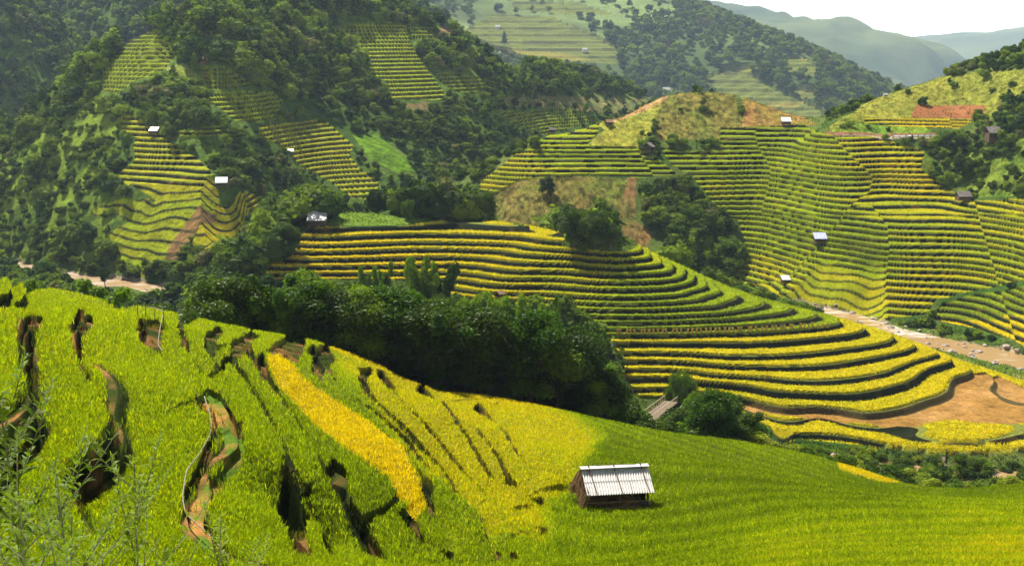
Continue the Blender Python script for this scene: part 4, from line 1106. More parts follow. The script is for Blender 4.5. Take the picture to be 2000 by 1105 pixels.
for n, y0, y1, sp in ((9000, 110, 300, 2.6), (42000, 290, 520, 2.5), (60000, 500, 850, 3.3), (16000, 800, 1300, 6.0), (30000, 1300, 2400, 9.0)):
    X, Y = sample(n, y0, y1)
    D = land(X[None], Y[None]); L = D['L'][0]; Z = D['Z'][0]; vg = D['veg'][0]; px = D['px'][0]; py = D['py'][0]
    r1 = rng.random(n)
    gul = inpoly(px, py, [(1235, 350), (1290, 345), (1360, 365), (1400, 410), (1455, 450), (1462, 510), (1425, 545), (1250, 500), (1240, 430)])
    pn = (L == 3) & (py < 170) & (px < 700)
    dens = np.where(L == 3, .75, np.where(L == 2, .5, np.where(L == 5, .9, np.where(L == 4, .95, .9))))
    patch = fbm(X / 30, Y / 30, 201, 2)
    dens = dens * np.clip(.75 + 1.1 * patch, .1, 1.1)
    dens = np.where(gul, 1.0, dens)
    keep = (r1 < dens * vg) & ~((L == 0) & (Y < 95))
    h = np.where(L == 3, 1.5 + 2.8 * rng.random(n) ** 2 + np.where(py < 200, 1.6, 0), np.where(L == 2, 1.2 + 2.0 * rng.random(n), np.where(L == 5, 7 + 5 * rng.random(n), np.where(L == 4, 6 + 6 * rng.random(n), 2.5 + 3.5 * rng.random(n)))))
    h = np.where(pn & (rng.random(n) < .3), 6 + 3 * rng.random(n), h)
    h = np.where(gul, 2.0 + 2.8 * rng.random(n), h)
    low = inpoly(px, py, LOWLEFT) & (L == 3); h = np.where(low, 1.0 + 2.0 * rng.random(n) ** 1.5, h)
    big = (L == 3) & (rng.random(n) < np.where(low, .02, .05)) & (Y < 480); h = np.where(big, 5.0 + 2.0 * rng.random(n), h)
    rav = (L <= 1) & (Y < 300) & (px < 1330); h = np.where(rav, 4.5 + 5 * rng.random(n), h)
    creek = (L <= 1) & (Y < 225) & (px > 1450); h = np.where(creek, 1.0 + 1.4 * rng.random(n), h)
    creek2 = (L <= 0) & (Y >= 225) & (px > 1330); h = np.where(creek2, .9 + 1.5 * rng.random(n), h)
    keep &= ~hidden(X, Y, Z + h)
    # nothing that would stand in front of an open field or the water
    tpx, tpy = proj(X, Y, Z + h * .8); mpx, mpy = proj(X, Y, Z + h * .45)
    cw = .38 * h * F / Y
    for P in KEEP_OPEN:
        keep &= ~((L <= 1) & inpoly(px, py, P) & inpoly(px, py, KEEP_OPEN[0])) & ~inpoly(tpx, tpy, P) & ~inpoly(mpx, mpy, P) & ~inpoly(mpx + cw, mpy, P) & ~inpoly(mpx - cw, mpy, P)
    sp = sp * .8 if sp < 3.5 else sp
    # spacing
    cell = {}
    for i in np.nonzero(keep)[0]:
        s_ = sp * (.7 + h[i] / 8)
        kx, ky = int(X[i] // s_), int(Y[i] // (s_))
        if (kx, ky, int(s_ * 2)) in cell: continue
        cell[(kx, ky, int(s_ * 2))] = 1
        cand.append((h[i] / Y[i], X[i], Y[i], Z[i], h[i], int(L[i]), bool(pn[i]), px[i], py[i]))
cand.sort(key=lambda c: -c[0])
ntree = 0; nshrub = 0; mass = []
LBL = {'r': ('leafy tree in the ravine wood or on its bank', 'small trees of the ravine and river banks'), 'm': ('tree of the wooded mountain side across the river', 'trees of the mountain side'),
       'h': ('tree on the scrub slope of the terraced hill', 'trees of the terraced hill scrub'),
       'sr': ('leafy bush by the stream or on the river bank', 'bushes of the banks'), 'sm': ('bush on the wooded mountain side across the river', 'bushes of the mountain side'), 'sh': ('bush in the scrub gully or at the edge of the terraced hill', 'bushes of the terraced hill')}
for c in cand:
    s_, x, y, z, h, L, pn, px, py = c
    zone = 'r' if L <= 1 else 'h' if L == 2 else 'm'
    r_ = rng.random()
    if h > 4.3 and ntree < 215:
        key = ('pine%d' % int(r_ * 2)) if (pn and r_ < .6) else 'broad%d' % int(r_ * 4) if r_ < .8 else 'bamboo%d' % int(r_ * 20 % 2) if zone == 'r' else 'round%d' % int(r_ * 20 % 2)
        ntree += 1; lb = LBL[zone]
        plant(key, x, y, z - .2, h, 1.0 + .3 * rng.random(), label=lb[0] if 'bamboo' not in key else 'bamboo clump in the ravine wood or on its bank', group=lb[1] if 'bamboo' not in key else 'bamboo clumps of the ravine')
    elif h <= 4.3 and nshrub < 235:
        nshrub += 1; lb = LBL['s' + zone]
        plant('shrub%d' % int(r_ * 4), x, y, z - .15, h, .9 + .5 * rng.random(), label=lb[0], group=lb[1])
    else:
        mass.append(c)

def mass_mesh(name, items, kinds, nleaf, size, label_kind='stuff'):
    prot = [crown(k, np.random.default_rng(300 + i), nleaf, size, core=.8, nu=5, nv=4) for i, k in enumerate(kinds)]
    cos, fcs, cls, off = [], [], [], 0
    for (s_, x, y, z, h, L, pn, px, py) in items:
        r_ = rng.random()
        if pn and r_ < .6: k = kinds.index('pine')
        else: k = int(rng.integers(0, len(kinds) - 1))
        c, f = prot[k]
        a = rng.random() * 6.28; ca, sa = math.cos(a), math.sin(a); w = h * (1.0 if kinds[k] in ('broad', 'round', 'pine') else .8) * (1 + .4 * rng.random())
        if kinds[k] == 'shrub': w *= 1.15
        co = np.stack([(c[:, 0] * ca - c[:, 1] * sa) * w, (c[:, 0] * sa + c[:, 1] * ca) * w, c[:, 2] * h - .2], 1).astype(np.float32) + np.array((x, y, z), np.float32)
        t = rng.random() ** 1.5; tint = np.array((.026, .058, .005)) * (1 - t) + np.array((.20, .28, .012)) * t
        if rng.random() < .05: tint = np.array((.16, .17, .05))
        cos.append(co); fcs.append(f + off); off += len(c); cls.append(np.broadcast_to(tint, (len(c), 3)))
    me = raw_mesh(name, np.vstack(cos), np.vstack(fcs), M_ATTR, np.vstack(cls))
    return tag(link(bpy.data.objects.new(name, me)), kind='stuff')
near_mass = [c for c in mass if c[2] < 560]; far_mass = [c for c in mass if c[2] >= 560]
print('plants', ntree, nshrub, len(near_mass), len(far_mass))
if near_mass: mass_mesh('mountain_forest', near_mass, ['broad', 'shrub', 'round', 'shrub', 'pine'], 190, .075)
if far_mass: mass_mesh('far_forest', far_mass, ['broad', 'round', 'broad', 'pine'], 70, .12)

# ------------------------------------------------------------------ standing rice: blades over every paddy
def rice_mass(name, n, y0, y1, nb, hgt, wid, layer, spread, umax=.425, banks=False):
    X, Y = sample(n, y0, y1, -umax, umax)
    D = land(X[None], Y[None]); L = D['L'][0]; Z = D['Z'][0]; rc = D['rice'][0]
    ok = np.isin(L, layer) & ((rc > 0) if not banks else ((rc <= 0) & (fbm(X / .8, Y / .8, 333, 2)[None][0] > (.18 if layer[0] == 0 else -.12)))) & ~hidden(X, Y, Z + hgt, .0005)
    if banks and layer[0] != 0: ok &= ~(D['terr'][0] != 0)
    gc = D['col'][0][ok]
    X = X[ok]; Y = Y[ok]; Z = Z[ok]; rc = rc[ok] - 1
    n = len(X)
    k = np.repeat(np.arange(n), nb); m_ = len(k)
    a = rng.random(m_) * 6.28
    bx = X[k] + rng.normal(size=m_) * spread; by = Y[k] + rng.normal(size=m_) * spread
    ln = hgt * (.6 + .7 * rng.random(m_)); lean = (.25 + .5 * rng.random(m_)) * (.5 if layer[0] == 0 else 1.0)
    wv = wid * (.7 + .6 * rng.random(m_))
    aw = rng.random(m_) * 6.28
    p0 = np.stack([bx, by, Z[k] - .25 * hgt], 1)
    side = np.stack([np.cos(aw), np.sin(aw), np.zeros(m_)], 1) * wv[:, None] * .5
    dirn = np.stack([np.cos(a) * lean, np.sin(a) * lean, np.ones(m_)], 1); dirn /= np.linalg.norm(dirn, axis=1)[:, None]
    p1 = p0 + dirn * ln[:, None] * .75
    p2 = p0 + dirn * ln[:, None] * .95 + np.stack([np.cos(a), np.sin(a), -.15 * np.ones(m_)], 1) * (ln * (.2 if layer[0] == 0 else .35))[:, None]
    co = np.stack([p0 - side, p0 + side, p1 + side * .8, p1 - side * .8, p2], 1).reshape(-1, 3)
    b = np.arange(m_)[:, None] * 5
    quad = b + np.array([[0, 1, 2, 3]]); tri = b + np.array([[3, 2, 4, 4]])
    t = np.clip(rc[k] + .18 * rng.normal(size=m_), 0, 1.05)
    c = ricecol(t) * (.66 + .8 * rng.random(m_))[:, None] * (1.3 if layer[0] == 0 else 1.2)
    if banks:
        c = (gc[k] * .6 + np.array((.06, .09, .008)) * .7) * (.6 + .9 * rng.random(m_))[:, None]
    c = np.repeat(c, 5, 0)
    me = bpy.data.meshes.new(name)
    loops = np.concatenate([quad.ravel(), np.stack([b[:, 0] + 3, b[:, 0] + 2, b[:, 0] + 4], 1).ravel()]).astype(np.int32)
    starts = np.concatenate([np.arange(m_) * 4, 4 * m_ + np.arange(m_) * 3]).astype(np.int32)
    me.vertices.add(len(co)); me.vertices.foreach_set('co', co.astype(np.float32).ravel())
    me.loops.add(len(loops)); me.loops.foreach_set('vertex_index', loops)
    me.polygons.add(len(starts)); me.polygons.foreach_set('loop_start', starts)
    at = me.attributes.new('lc', 'FLOAT_COLOR', 'POINT'); c4 = np.ones((len(co), 4), np.float32); c4[:, :3] = np.clip(c, 0, 1); at.data.foreach_set('color', c4.ravel())
    me.update(); me.materials.append(M_RICE)
    tag(link(bpy.data.objects.new(name, me)), kind='stuff')
rice_mass('near_rice', int(330000 * RQ), 24, 128, 5, .23, .027, [0], .055)
rice_mass('spur_rice', int(150000 * RQ), 192, 292, 3, .30, .12, [1], .2)
rice_mass('hill_rice', int(130000 * RQ), 262, 420, 2, .30, .18, [2], .25)

rice_mass('bank_grass', int(90000 * RQ), 24, 128, 5, .26, .035, [0], .12, banks=True)
rice_mass('slope_grass', int(120000 * RQ), 175, 430, 3, .45, .22, [-1, 1, 2], .5, banks=True)

k_ = 0
while k_ < 48:
    qx, qy = rng.uniform(1480, 2005), rng.uniform(850, 945)
    if not inpoly(np.array([qx]), np.array([qy]), [(1480, 856), (1600, 884), (1750, 897), (1990, 905), (2010, 930), (1800, 945), (1700, 925), (1600, 896)])[0]: continue
    x, y, z = on_ground(qx, qy, lo=140); k_ += 1
    if y > 235: continue
    plant('shrub%d' % int(rng.integers(0, 4)), x, y, z - .15, .9 + 1.3 * rng.random(), 1.2, label='leafy bush by the stream below the lowest golden field', group='bushes of the stream bank')
# ------------------------------------------------------------------ rivers
def mat_water():
    m, t, b = mat_base('river_water')
    tc = N(t, 'ShaderNodeTexCoord'); mp = N(t, 'ShaderNodeMapping'); mp.inputs['Rotation'].default_value = (0, 0, .9); mp.inputs['Scale'].default_value = (.16, .6, 1)
    n1 = N(t, 'ShaderNodeTexNoise'); n1.inputs['Scale'].default_value = 1.0; n1.inputs['Detail'].default_value = 8; n1.inputs['Roughness'].default_value = .7
    t.links.new(tc.outputs['Object'], mp.inputs[0]); t.links.new(mp.outputs[0], n1.inputs['Vector'])
    a = N(t, 'ShaderNodeAttribute', attribute_name='lc')
    ad = N(t, 'ShaderNodeMath', operation='ADD'); t.links.new(n1.outputs['Fac'], ad.inputs[0]); t.links.new(a.outputs['Fac'], ad.inputs[1])
    r = N(t, 'ShaderNodeMapRange'); r.inputs['From Min'].default_value = .66; r.inputs['From Max'].default_value = .84
    t.links.new(ad.outputs[0], r.inputs['Value'])
    mx = N(t, 'ShaderNodeMix', data_type='RGBA'); mx.inputs['A'].default_value = (.36, .225, .09, 1); mx.inputs['B'].default_value = (.80, .76, .70, 1)
    t.links.new(r.outputs['Result'], mx.inputs['Factor']); t.links.new(mx.outputs['Result'], b.inputs['Base Color'])
    bp = N(t, 'ShaderNodeBump'); bp.inputs['Strength'].default_value = .5; bp.inputs['Distance'].default_value = .3; t.links.new(n1.outputs['Fac'], bp.inputs['Height']); t.links.new(bp.outputs['Normal'], b.inputs['Normal'])
    b.inputs['Roughness'].default_value = .3; b.inputs['Specular IOR Level'].default_value = .35
    return m
M_WATER = mat_water()
def river(name, pts, w, foam):
    P = np.array(pts, float); d = np.r_[0, np.cumsum(np.hypot(*np.diff(P, axis=0).T))]
    t = np.linspace(0, d[-1], int(d[-1] / 1.2)); x = np.interp(t, d, P[:, 0]); y = np.interp(t, d, P[:, 1])
    for _ in range(6):
        x[1:-1] = (x[:-2] + 2 * x[1:-1] + x[2:]) / 4; y[1:-1] = (y[:-2] + 2 * y[1:-1] + y[2:]) / 4
    tx = np.gradient(x); ty = np.gradient(y); l = np.hypot(tx, ty); nx, ny = -ty / l, tx / l
    k = 13; o = np.linspace(-1, 1, k) * w
    X = x[:, None] + nx[:, None] * o; Y = y[:, None] + ny[:, None] * o
    Z = WATER_Z + .10 * fbm(X / 1.5, Y / 1.5, 81, 3) + .15 * fbm(X / 5, Y / 5, 82, 2)
    co = np.stack([X, Y, Z], -1).reshape(-1, 3); i = np.arange(X.size).reshape(X.shape)
    f = np.stack([i[:-1, :-1], i[:-1, 1:], i[1:, 1:], i[1:, :-1]], -1).reshape(-1, 4)
    fo = (foam(X, Y) + 0 * X).reshape(-1)
    me = raw_mesh(name, co, f, M_WATER, np.stack([fo] * 3, 1), smooth=True)
    tag(link(bpy.data.objects.new(name, me)), kind='structure')
river('river', RIV_A, 7.5, lambda X, Y: .05 + .16 * fbm(X / 8, Y / 8, 5, 3) + .12 * (Y > 283))
river('stream', RIV_B, 7.0, lambda X, Y: np.where(Y > 300, .16, .02) + .12 * fbm(X / 8, Y / 8, 6, 3))

M_ROCK = mat_flat('river_rock', (.42, .35, .28), .85, .35, 3.0, .2)
def rock_mesh(seed):
    r = np.random.default_rng(seed)
    co, f = uvs((0, 0, 0), 1.0, r, 9, 7)
    co[:, 2] *= .6; n = len(co)
    tp = np.array([[0, 0, .62], [0, 0, -.6]]); co = np.vstack([co, tp])
    k = 9; a = np.arange(k); b = np.roll(a, -1)
    f = np.vstack([f, np.stack([a, b, np.full(k, n), np.full(k, n)], 1)])
    return co, f
def tri_safe(name, co, f, mat, smooth=False):
    """mesh from quads that may have a doubled last corner (a triangle)"""
    me = bpy.data.meshes.new(name)
    me.from_pydata([tuple(c) for c in np.asarray(co, float)], [], [tuple(dict.fromkeys(int(i) for i in q)) for q in f])
    me.update()
    if smooth: me.polygons.foreach_set('use_smooth', np.ones(len(me.polygons), bool))
    if mat: me.materials.append(mat)
    return me
ROCKS = [tri_safe('river_boulder', *rock_mesh(400 + i), M_ROCK) for i in range(4)]
def along(pts, t):
    P = np.array(pts, float); d = np.r_[0, np.cumsum(np.hypot(*np.diff(P, axis=0).T))]
    s = t * d[-1]; i = min(np.searchsorted(d, s, 'right') - 1, len(P) - 2); q = (s - d[i]) / (d[i + 1] - d[i])
    p = P[i] * (1 - q) + P[i + 1] * q; v = P[i + 1] - P[i]; v /= np.hypot(*v)
    return p, np.array((-v[1], v[0]))
def boulder(x, y, s, lab, grp):
    o = bpy.data.objects.new('boulder', ROCKS[int(rng.integers(0, 4))]); link(o)
    o.location = (x, y, max(gz(x, y), WATER_Z) + s * .12); o.scale = (s * (.8 + .6 * rng.random()), s * (.8 + .5 * rng.random()), s * (.7 + .4 * rng.random())); o.rotation_euler = (0, 0, rng.random() * 6.28)
    tag(o, lab, 'boulder', grp)
for i in range(95):
    p, nrm = along(RIV_A, .42 + .40 * rng.random())
    o_ = rng.choice([1, 1, -1]) * (5.0 + 1.8 * rng.random()) if rng.random() < .72 else rng.uniform(-4.5, 4.5)
    boulder(*(p + nrm * o_), .25 + .55 * rng.random() ** 2, 'pale boulder along the brown river below the terraced hill', 'boulders of the brown river')
for px, py, s in ((1790, 672, 1.1), (1860, 690, 1.5), (1900, 700, 1.0), (1740, 640, .9), (1665, 612, 1.1)):
    x, y, z = at_z(px, py, WATER_Z)
    boulder(x, y, s * .8, 'large pale boulder standing in the brown river', 'large boulders in the brown river')
for i in range(26):
    p, nrm = along(RIV_B, .27 + .12 * rng.random()); o_ = rng.uniform(-6.5, 6.5)
    boulder(*(p + nrm * o_), .25 + .5 * rng.random() ** 2, 'pale boulder in the rapids behind the upper near field', 'boulders of the rapids')
for i in range(12):
    x, y, z = on_ground(rng.uniform(1560, 1900), rng.uniform(888, 925), lo=150)
    if y < 240: boulder(x, y, .12 + .22 * rng.random(), 'pale stone in the bushes by the stream below the lowest field', 'stones by the stream')

# ------------------------------------------------------------------ huts
def box(cx, cy, cz, sx, sy, sz):
    v = np.array([(x, y, z) for x in (-.5, .5) for y in (-.5, .5) for z in (-.5, .5)], float) * (sx, sy, sz) + (cx, cy, cz)
    return v, np.array([[0, 1, 3, 2], [4, 6, 7, 5], [0, 4, 5, 1], [2, 3, 7, 6], [0, 2, 6, 4], [1, 5, 7, 3]])
def beam(p, q, w=.08, k=6):
    return tube([p, q], [w / 2, w / 2], k)
def merged(name, parts, mat, parent, smooth=False):
    c, f = cat(parts)
    return link(bpy.data.objects.new(name, tri_safe(name, c, f, mat, smooth)), parent)

M_TIN = mat_flat('weathered_roof_sheet', (.74, .70, .66), .45, .14, 1.5, .5, stretch=(1, 5, 1))
M_TINW = mat_flat('white_roof_sheet', (.45, .43, .41), .5, .08, 1.0, .4)
M_TINB = mat_flat('blue_white_roof_sheet', (.50, .52, .80), .5, .2, 1.2, .4)
M_GREYROOF = mat_flat('grey_shingle_roof', (.20, .17, .15), .9, .4, 2.0, .2)
M_THATCH = mat_flat('thatch', (.30, .19, .10), .95, .45, 9.0, .1, stretch=(6, 6, 1))
M_WOOD = mat_flat('old_wood', (.15, .10, .06), .9, .4, 5.0, .15, stretch=(1, 1, 4))
M_WOODP = mat_flat('pale_wood', (.50, .40, .28), .85, .3, 5.0, .15)
M_DARKW = mat_flat('dark_boards', (.06, .045, .03), .9, .4, 4.0, .1)
M_DIRT = mat_flat('bare_earth', (.38, .20, .08), .95, .35, 4.0, .1)

def slope_sheet(L, run, z0, z1, y0, sgn, corr, n=26, th=.02, rows=2):
    """one roof slope as corrugated sheet from ridge (y0, z1) down to eave"""
    m = n * 8 if corr else 1
    xs = np.linspace(-L / 2, L / 2, m + 1)
    parts = []
    for rr in range(rows):
        t0, t1 = rr / rows, (rr + 1) / rows + (.03 if rr < rows - 1 else 0)
        lift = .022 * (rows - 1 - rr)
        wv = (np.sin(xs / L * n * 2 * np.pi) * .028 if corr else 0 * xs)
        top = np.stack([xs, np.full_like(xs, y0 + sgn * run * t0), z1 + (z0 - z1) * t0 + wv + lift], 1)
        bot = np.stack([xs + .006 * rr, np.full_like(xs, y0 + sgn * run * t1), z1 + (z0 - z1) * t1 + wv + lift], 1)
        co = np.vstack([top, bot, top - (0, 0, th), bot - (0, 0, th)]); k = len(xs); a = np.arange(k - 1)
        f = [np.stack([a, a + 1, k + a + 1, k + a], 1), np.stack([2 * k + a, 3 * k + a, 3 * k + a + 1, 2 * k + a + 1], 1), np.stack([k + a, k + a + 1, 3 * k + a + 1, 3 * k + a], 1), np.stack([a, 2 * k + a, 2 * k + a + 1, a + 1], 1)]
        f.append(np.array([[0, k, 3 * k, 2 * k], [k - 1, 3 * k - 1, 4 * k - 1, 2 * k - 1]]))
        parts.append((co, np.vstack(f)))
    return parts

def near_hut(x, y, z, rz):
    e = bpy.data.objects.new('stilt_hut', None); e.location = (x, y, z); e.rotation_euler = (0, 0, rz); link(e)
    tag(e, 'open stilt hut with corrugated pale roof and brown thatched gable in the near rice field', 'hut')
    L, run, ez, rzg = 3.35, 1.42, 1.08, 1.98
    merged('roof_sheet', slope_sheet(L, run, ez, rzg, 0, -1, True), M_TIN, e)
    merged('roof_sheet', slope_sheet(L, run, ez, rzg, 0, 1, True), M_TIN, e)
    rc = merged('ridge_cap', [box(0, -.10, rzg + .045, L + .1, .22, .03), box(0, .10, rzg + .045, L + .1, .22, .03)], M_TIN, e)
    sl = (rzg - ez) / run
    for px_ in (-1.28, -.02, 1.33):
        parts = []
        for sg in (-1, 1):
            parts.append(tube([(px_ - .03, sg * -.12, rzg + .16), (px_ + .02, sg * .7, rzg - .7 * sl + .09), (px_ + .1, sg * 1.46, ez + .05)], [.03, .026, .022], 6))
        merged('roof_pole', parts, M_WOOD, e)
    merged('roof_pole', [tube([(-.9, .05, rzg + .10), (.1, .02, rzg + .12), (1.1, .06, rzg + .09)], [.02, .02, .015], 5)], M_WOODP, e)
    # thatched gable hanging over the end
    r = np.random.default_rng(5); parts = []
    for i in range(520):
        t = r.uniform(-1, 1); top = rzg - abs(t) * run * sl
        zt = top - .02 - r.random() * .25; yy = t * run; ln = .35 + .45 * r.random(); xx = -L / 2 - .02 - .28 * r.random()
        parts.append(beam((xx + .2, yy, zt + .05), (xx - .05, yy + .1 * r.normal(), max(zt - ln, .45)), .035, 4))
    merged('thatch_gable', parts, M_THATCH, e)
    for sx in (-1.45, 0.05, 1.45):
        for sy in (-.95, .95):
            merged('post', [tube([(sx, sy, -.9), (sx + .02, sy, .6), (sx, sy, ez + .26)], [.06, .055, .05], 7)], M_WOOD, e)
    merged('floor', [box(-1.5 + .27 * i, 0, .30, .22, 2.1, .04) for i in range(12)] + [beam((-1.6, -.95, .25), (1.6, -.95, .25), .08), beam((-1.6, .95, .25), (1.6, .95, .25), .08)], M_WOOD, e)
    merged('roof_frame', [beam((-1.6, sy, ez + .23), (1.6, sy, ez + .23), .08) for sy in (-.95, .95)] + [beam((-1.65, 0, rzg - .06), (1.65, 0, rzg - .06), .07)] + [beam((sx, 0, rzg - .06), (sx, sg * 1.35, ez + .0), .06) for sx in (-1.6, -.5, .6, 1.6) for sg in (-1, 1)], M_WOOD, e)
    merged('wall', [box(0, .98, .72, 3.0, .04, .85)] + [box(1.5, .3, .68, .04, 1.3, .8)], M_DARKW, e)
    merged('rail', [beam((-1.6, -1.0, .55), (1.55, -1.0, .53), .035)], M_WOODP, e)
    return e

def small_hut(label, px, py, wpx, roof, style='gable', rz=0.0, wall=M_DARKW, stilts=True, grp=None, name='field_hut', depth=.8, back=False):
    x, y, z = on_ground(px, py)
    L = wpx / F * y
    e = bpy.data.objects.new(name, None); e.location = (x, y, z); e.rotation_euler = (0, 0, rz); link(e); tag(e, label, 'hut', grp)
    W = L * depth; h = L * .42; hr = L * .22
    if style == 'gable':
        merged('roof', slope_sheet(L * 1.0, W * .62, h, h + hr + .12 * L, 0, -1, False, rows=1, th=.05) + slope_sheet(L, W * .62, h, h + hr + .12 * L, 0, 1, False, rows=1, th=.05), roof, e)
    else:   # a single sheet tilted towards the valley
        merged('roof', slope_sheet(L, W * 1.05, h * .95, h + hr + .15 * L, W * .5, -1, False, rows=1, th=.05), roof, e)
    b = 0.3 * h if stilts else -.6
    merged('wall', [box(0, W * .42, (b + h) / 2, L * .86, .06, h - b), box(-L * .42, 0, (b + h) / 2, .06, W * .8, h - b), box(L * .42, 0, (b + h) / 2, .06, W * .8, h - b)] + ([box(0, -W * .40, b + (h - b) * .3, L * .86, .06, (h - b) * .6)]), wall, e)
    for sx in (-.42, .42):
        for sy in (-.4, .4):
            merged('post', [beam((sx * L, sy * W, -.8), (sx * L, sy * W, h), .12, 5)], M_WOOD, e)
    if stilts:
        merged('floor', [box(0, 0, b, L * .88, W * .84, .07)], M_WOOD, e)
    return e

hx, hy, hz_ = at_Y(1199, 1000, 67.0)
hg = gz(hx, hy)
near_hut(hx, hy, hg, math.radians(9))
# trampled earth under it
cc, ff = uvs((0, 0, 0), 1, np.random.default_rng(2), 14, 6); cc *= (1.8, 1.15, .10)
tag(link(bpy.data.objects.new('earth_patch', tri_safe('earth_patch', cc + (hx - .1, hy - .1, hg + .25), ff, M_DIRT))), kind='structure')

small_hut('small hut with a white sheet roof on the tip of the pointed yellow terraces', 433, 369, 24, M_TINW, 'shed', .15)
small_hut('small hut with white roof high on the pointed terraces, beside a dark tree', 301, 264, 18, M_TINW, 'shed', -.1)
small_hut('hut with pale sheet roof and dark store below at the corner of the golden terraces', 620, 445, 38, M_TINW, 'shed', .05)
small_hut('half hidden white roofed hut at the end of the golden steps', 1184, 684, 22, M_TINW, 'shed', .5)
small_hut('open stilt hut with bluish roof amid the green terraced hill', 1601, 478, 25, M_TINB, 'shed', .0)
small_hut('brown stilt hut with grey shingle roof beside the widest curving terraces', 1880, 396, 28, M_GREYROOF, 'gable', .1, wall=M_WOOD)
small_hut('thatched lean-to hut on the shoulder of the knoll by a yellow field', 1189, 246, 15, M_THATCH, 'gable', .3)
small_hut('grey hut at the upper corner of the knoll terraces', 1078, 261, 13, M_GREYROOF, 'gable', .2)
small_hut('hut with bright gable where the knoll and hill terraces meet', 1266, 298, 24, M_GREYROOF, 'gable', 1.2)
small_hut('thatched hut peeping out of the ravine wood before the golden terraces', 976, 585, 18, M_THATCH, 'gable', .8)
small_hut('low hut with pinkish grey roof at the river bank below the terraced hill', 1534, 553, 18, M_TIN, 'shed', .1)
small_hut('low hut with pale roof on the red earth field below the knoll top', 1535, 246, 19, M_TIN, 'shed', .0)
small_hut('tiny hut in the middle of the long curved terraces between two slopes', 568, 303, 12, M_TIN, 'shed', .1)
small_hut('dark roofed farmhouse among banana plants under the upper road', 1940, 276, 34, M_GREYROOF, 'gable', .15, stilts=False, wall=M_WOOD, name='farmhouse')
for px_, py_, w_, lb_ in ((1301, 182, 14, 'white roofed farmhouse behind the knoll at the wood edge'), (1142, 102, 10, 'white farmhouse at the lower side of the far terraced fields'), (1185, 55, 9, 'white farmhouse on the rise above the far terraced fields'), (972, 58, 10, 'farmhouse with long white roof at the upper side of the far terraced fields'), (1729, 189, 8, 'tiny pale farmhouse at the valley notch beside the right-hand hill')):
    small_hut(lb_.replace('right-hand hill', 'yellow maize hill'), px_, py_, w_, M_TINW, 'gable', .1, stilts=False, wall=M_TIN, name='farmhouse')

# ------------------------------------------------------------------ bridge
bx0, by0, bz0 = at_z(1266, 818, -54.6); bx1, by1, bz1 = at_z(1311, 784, -55.0)
br = bpy.data.objects.new('footbridge', None); br.location = (bx0, by0, 0); link(br); tag(br, 'pale wooden footbridge with rails over the stream at the wood end', 'bridge')
dv = np.array((bx1 - bx0, by1 - by0, bz1 - bz0)); bl = np.linalg.norm(dv); dv /= bl; sv = np.array((dv[1], -dv[0], 0)); sv /= np.linalg.norm(sv)
def bp(t, s, h=0): return tuple(np.array((0, 0, bz0)) + dv * t + sv * s + np.array((0, 0, h)))
merged('deck', [beam(bp(.3 * i, -1.05, .02 * math.sin(i * 7)), bp(.3 * i, 1.05, .02 * math.cos(i * 5)), .26, 4) for i in range(int(bl / .3) + 1)], M_WOODP, br)
merged('girder', [beam(bp(-1, s, -.22), bp(bl + .5, s, -.22), .3, 6) for s in (-.7, .7)], M_WOOD, br)
for s in (-1.0, 1.0):
    rl = merged('railing', [beam(bp(0, s, .95), bp(bl, s, .95), .1, 5)], M_WOODP, br)
    merged('railing_post', [beam(bp(t, s, -.1), bp(t, s, 1.0), .09, 5) for t in np.arange(0, bl, 1.1)], M_WOODP, rl)

# ------------------------------------------------------------------ road parapet and pole on the upper road
def rail_thing():
    e = bpy.data.objects.new('parapet', None); link(e)
    P = [on_ground(px, 272) for px in range(1745, 1832, 6)]
    e.location = P[0]; o = np.array(P[0])
    P = np.array(P) - o + (0, 0, .1)
    parts = []
    for a, b in zip(P[:-1], P[1:]): parts.append(beam(a + (0, 0, .5), b + (0, 0, .5), .55, 4))
    merged('wall', parts, mat_flat('whitewash', (.72, .70, .66), .8, .1, 1.0), e)
    for a in P[::2]: merged('post', [beam(a, a + (0, 0, 1.0), .35, 4)], M_GREYROOF, e)
    tag(e, 'white parapet with dark posts along the upper road', 'parapet')
rail_thing()
x, y, z = on_ground(1744, 275); zt = at_Y(1744, 258, y)[2]
pl = bpy.data.objects.new('utility_pole', None); pl.location = (x, y, z); link(pl); tag(pl, 'thin pale utility pole beside the white parapet of the upper road', 'pole')
merged('shaft', [tube([(0, 0, -.5), (0, 0, zt - z)], [.16, .11], 7)], M_WOODP, pl); merged('crossarm', [beam((-.6, 0, zt - z - .3), (.6, 0, zt - z - .3), .1, 4)], M_WOOD, pl)

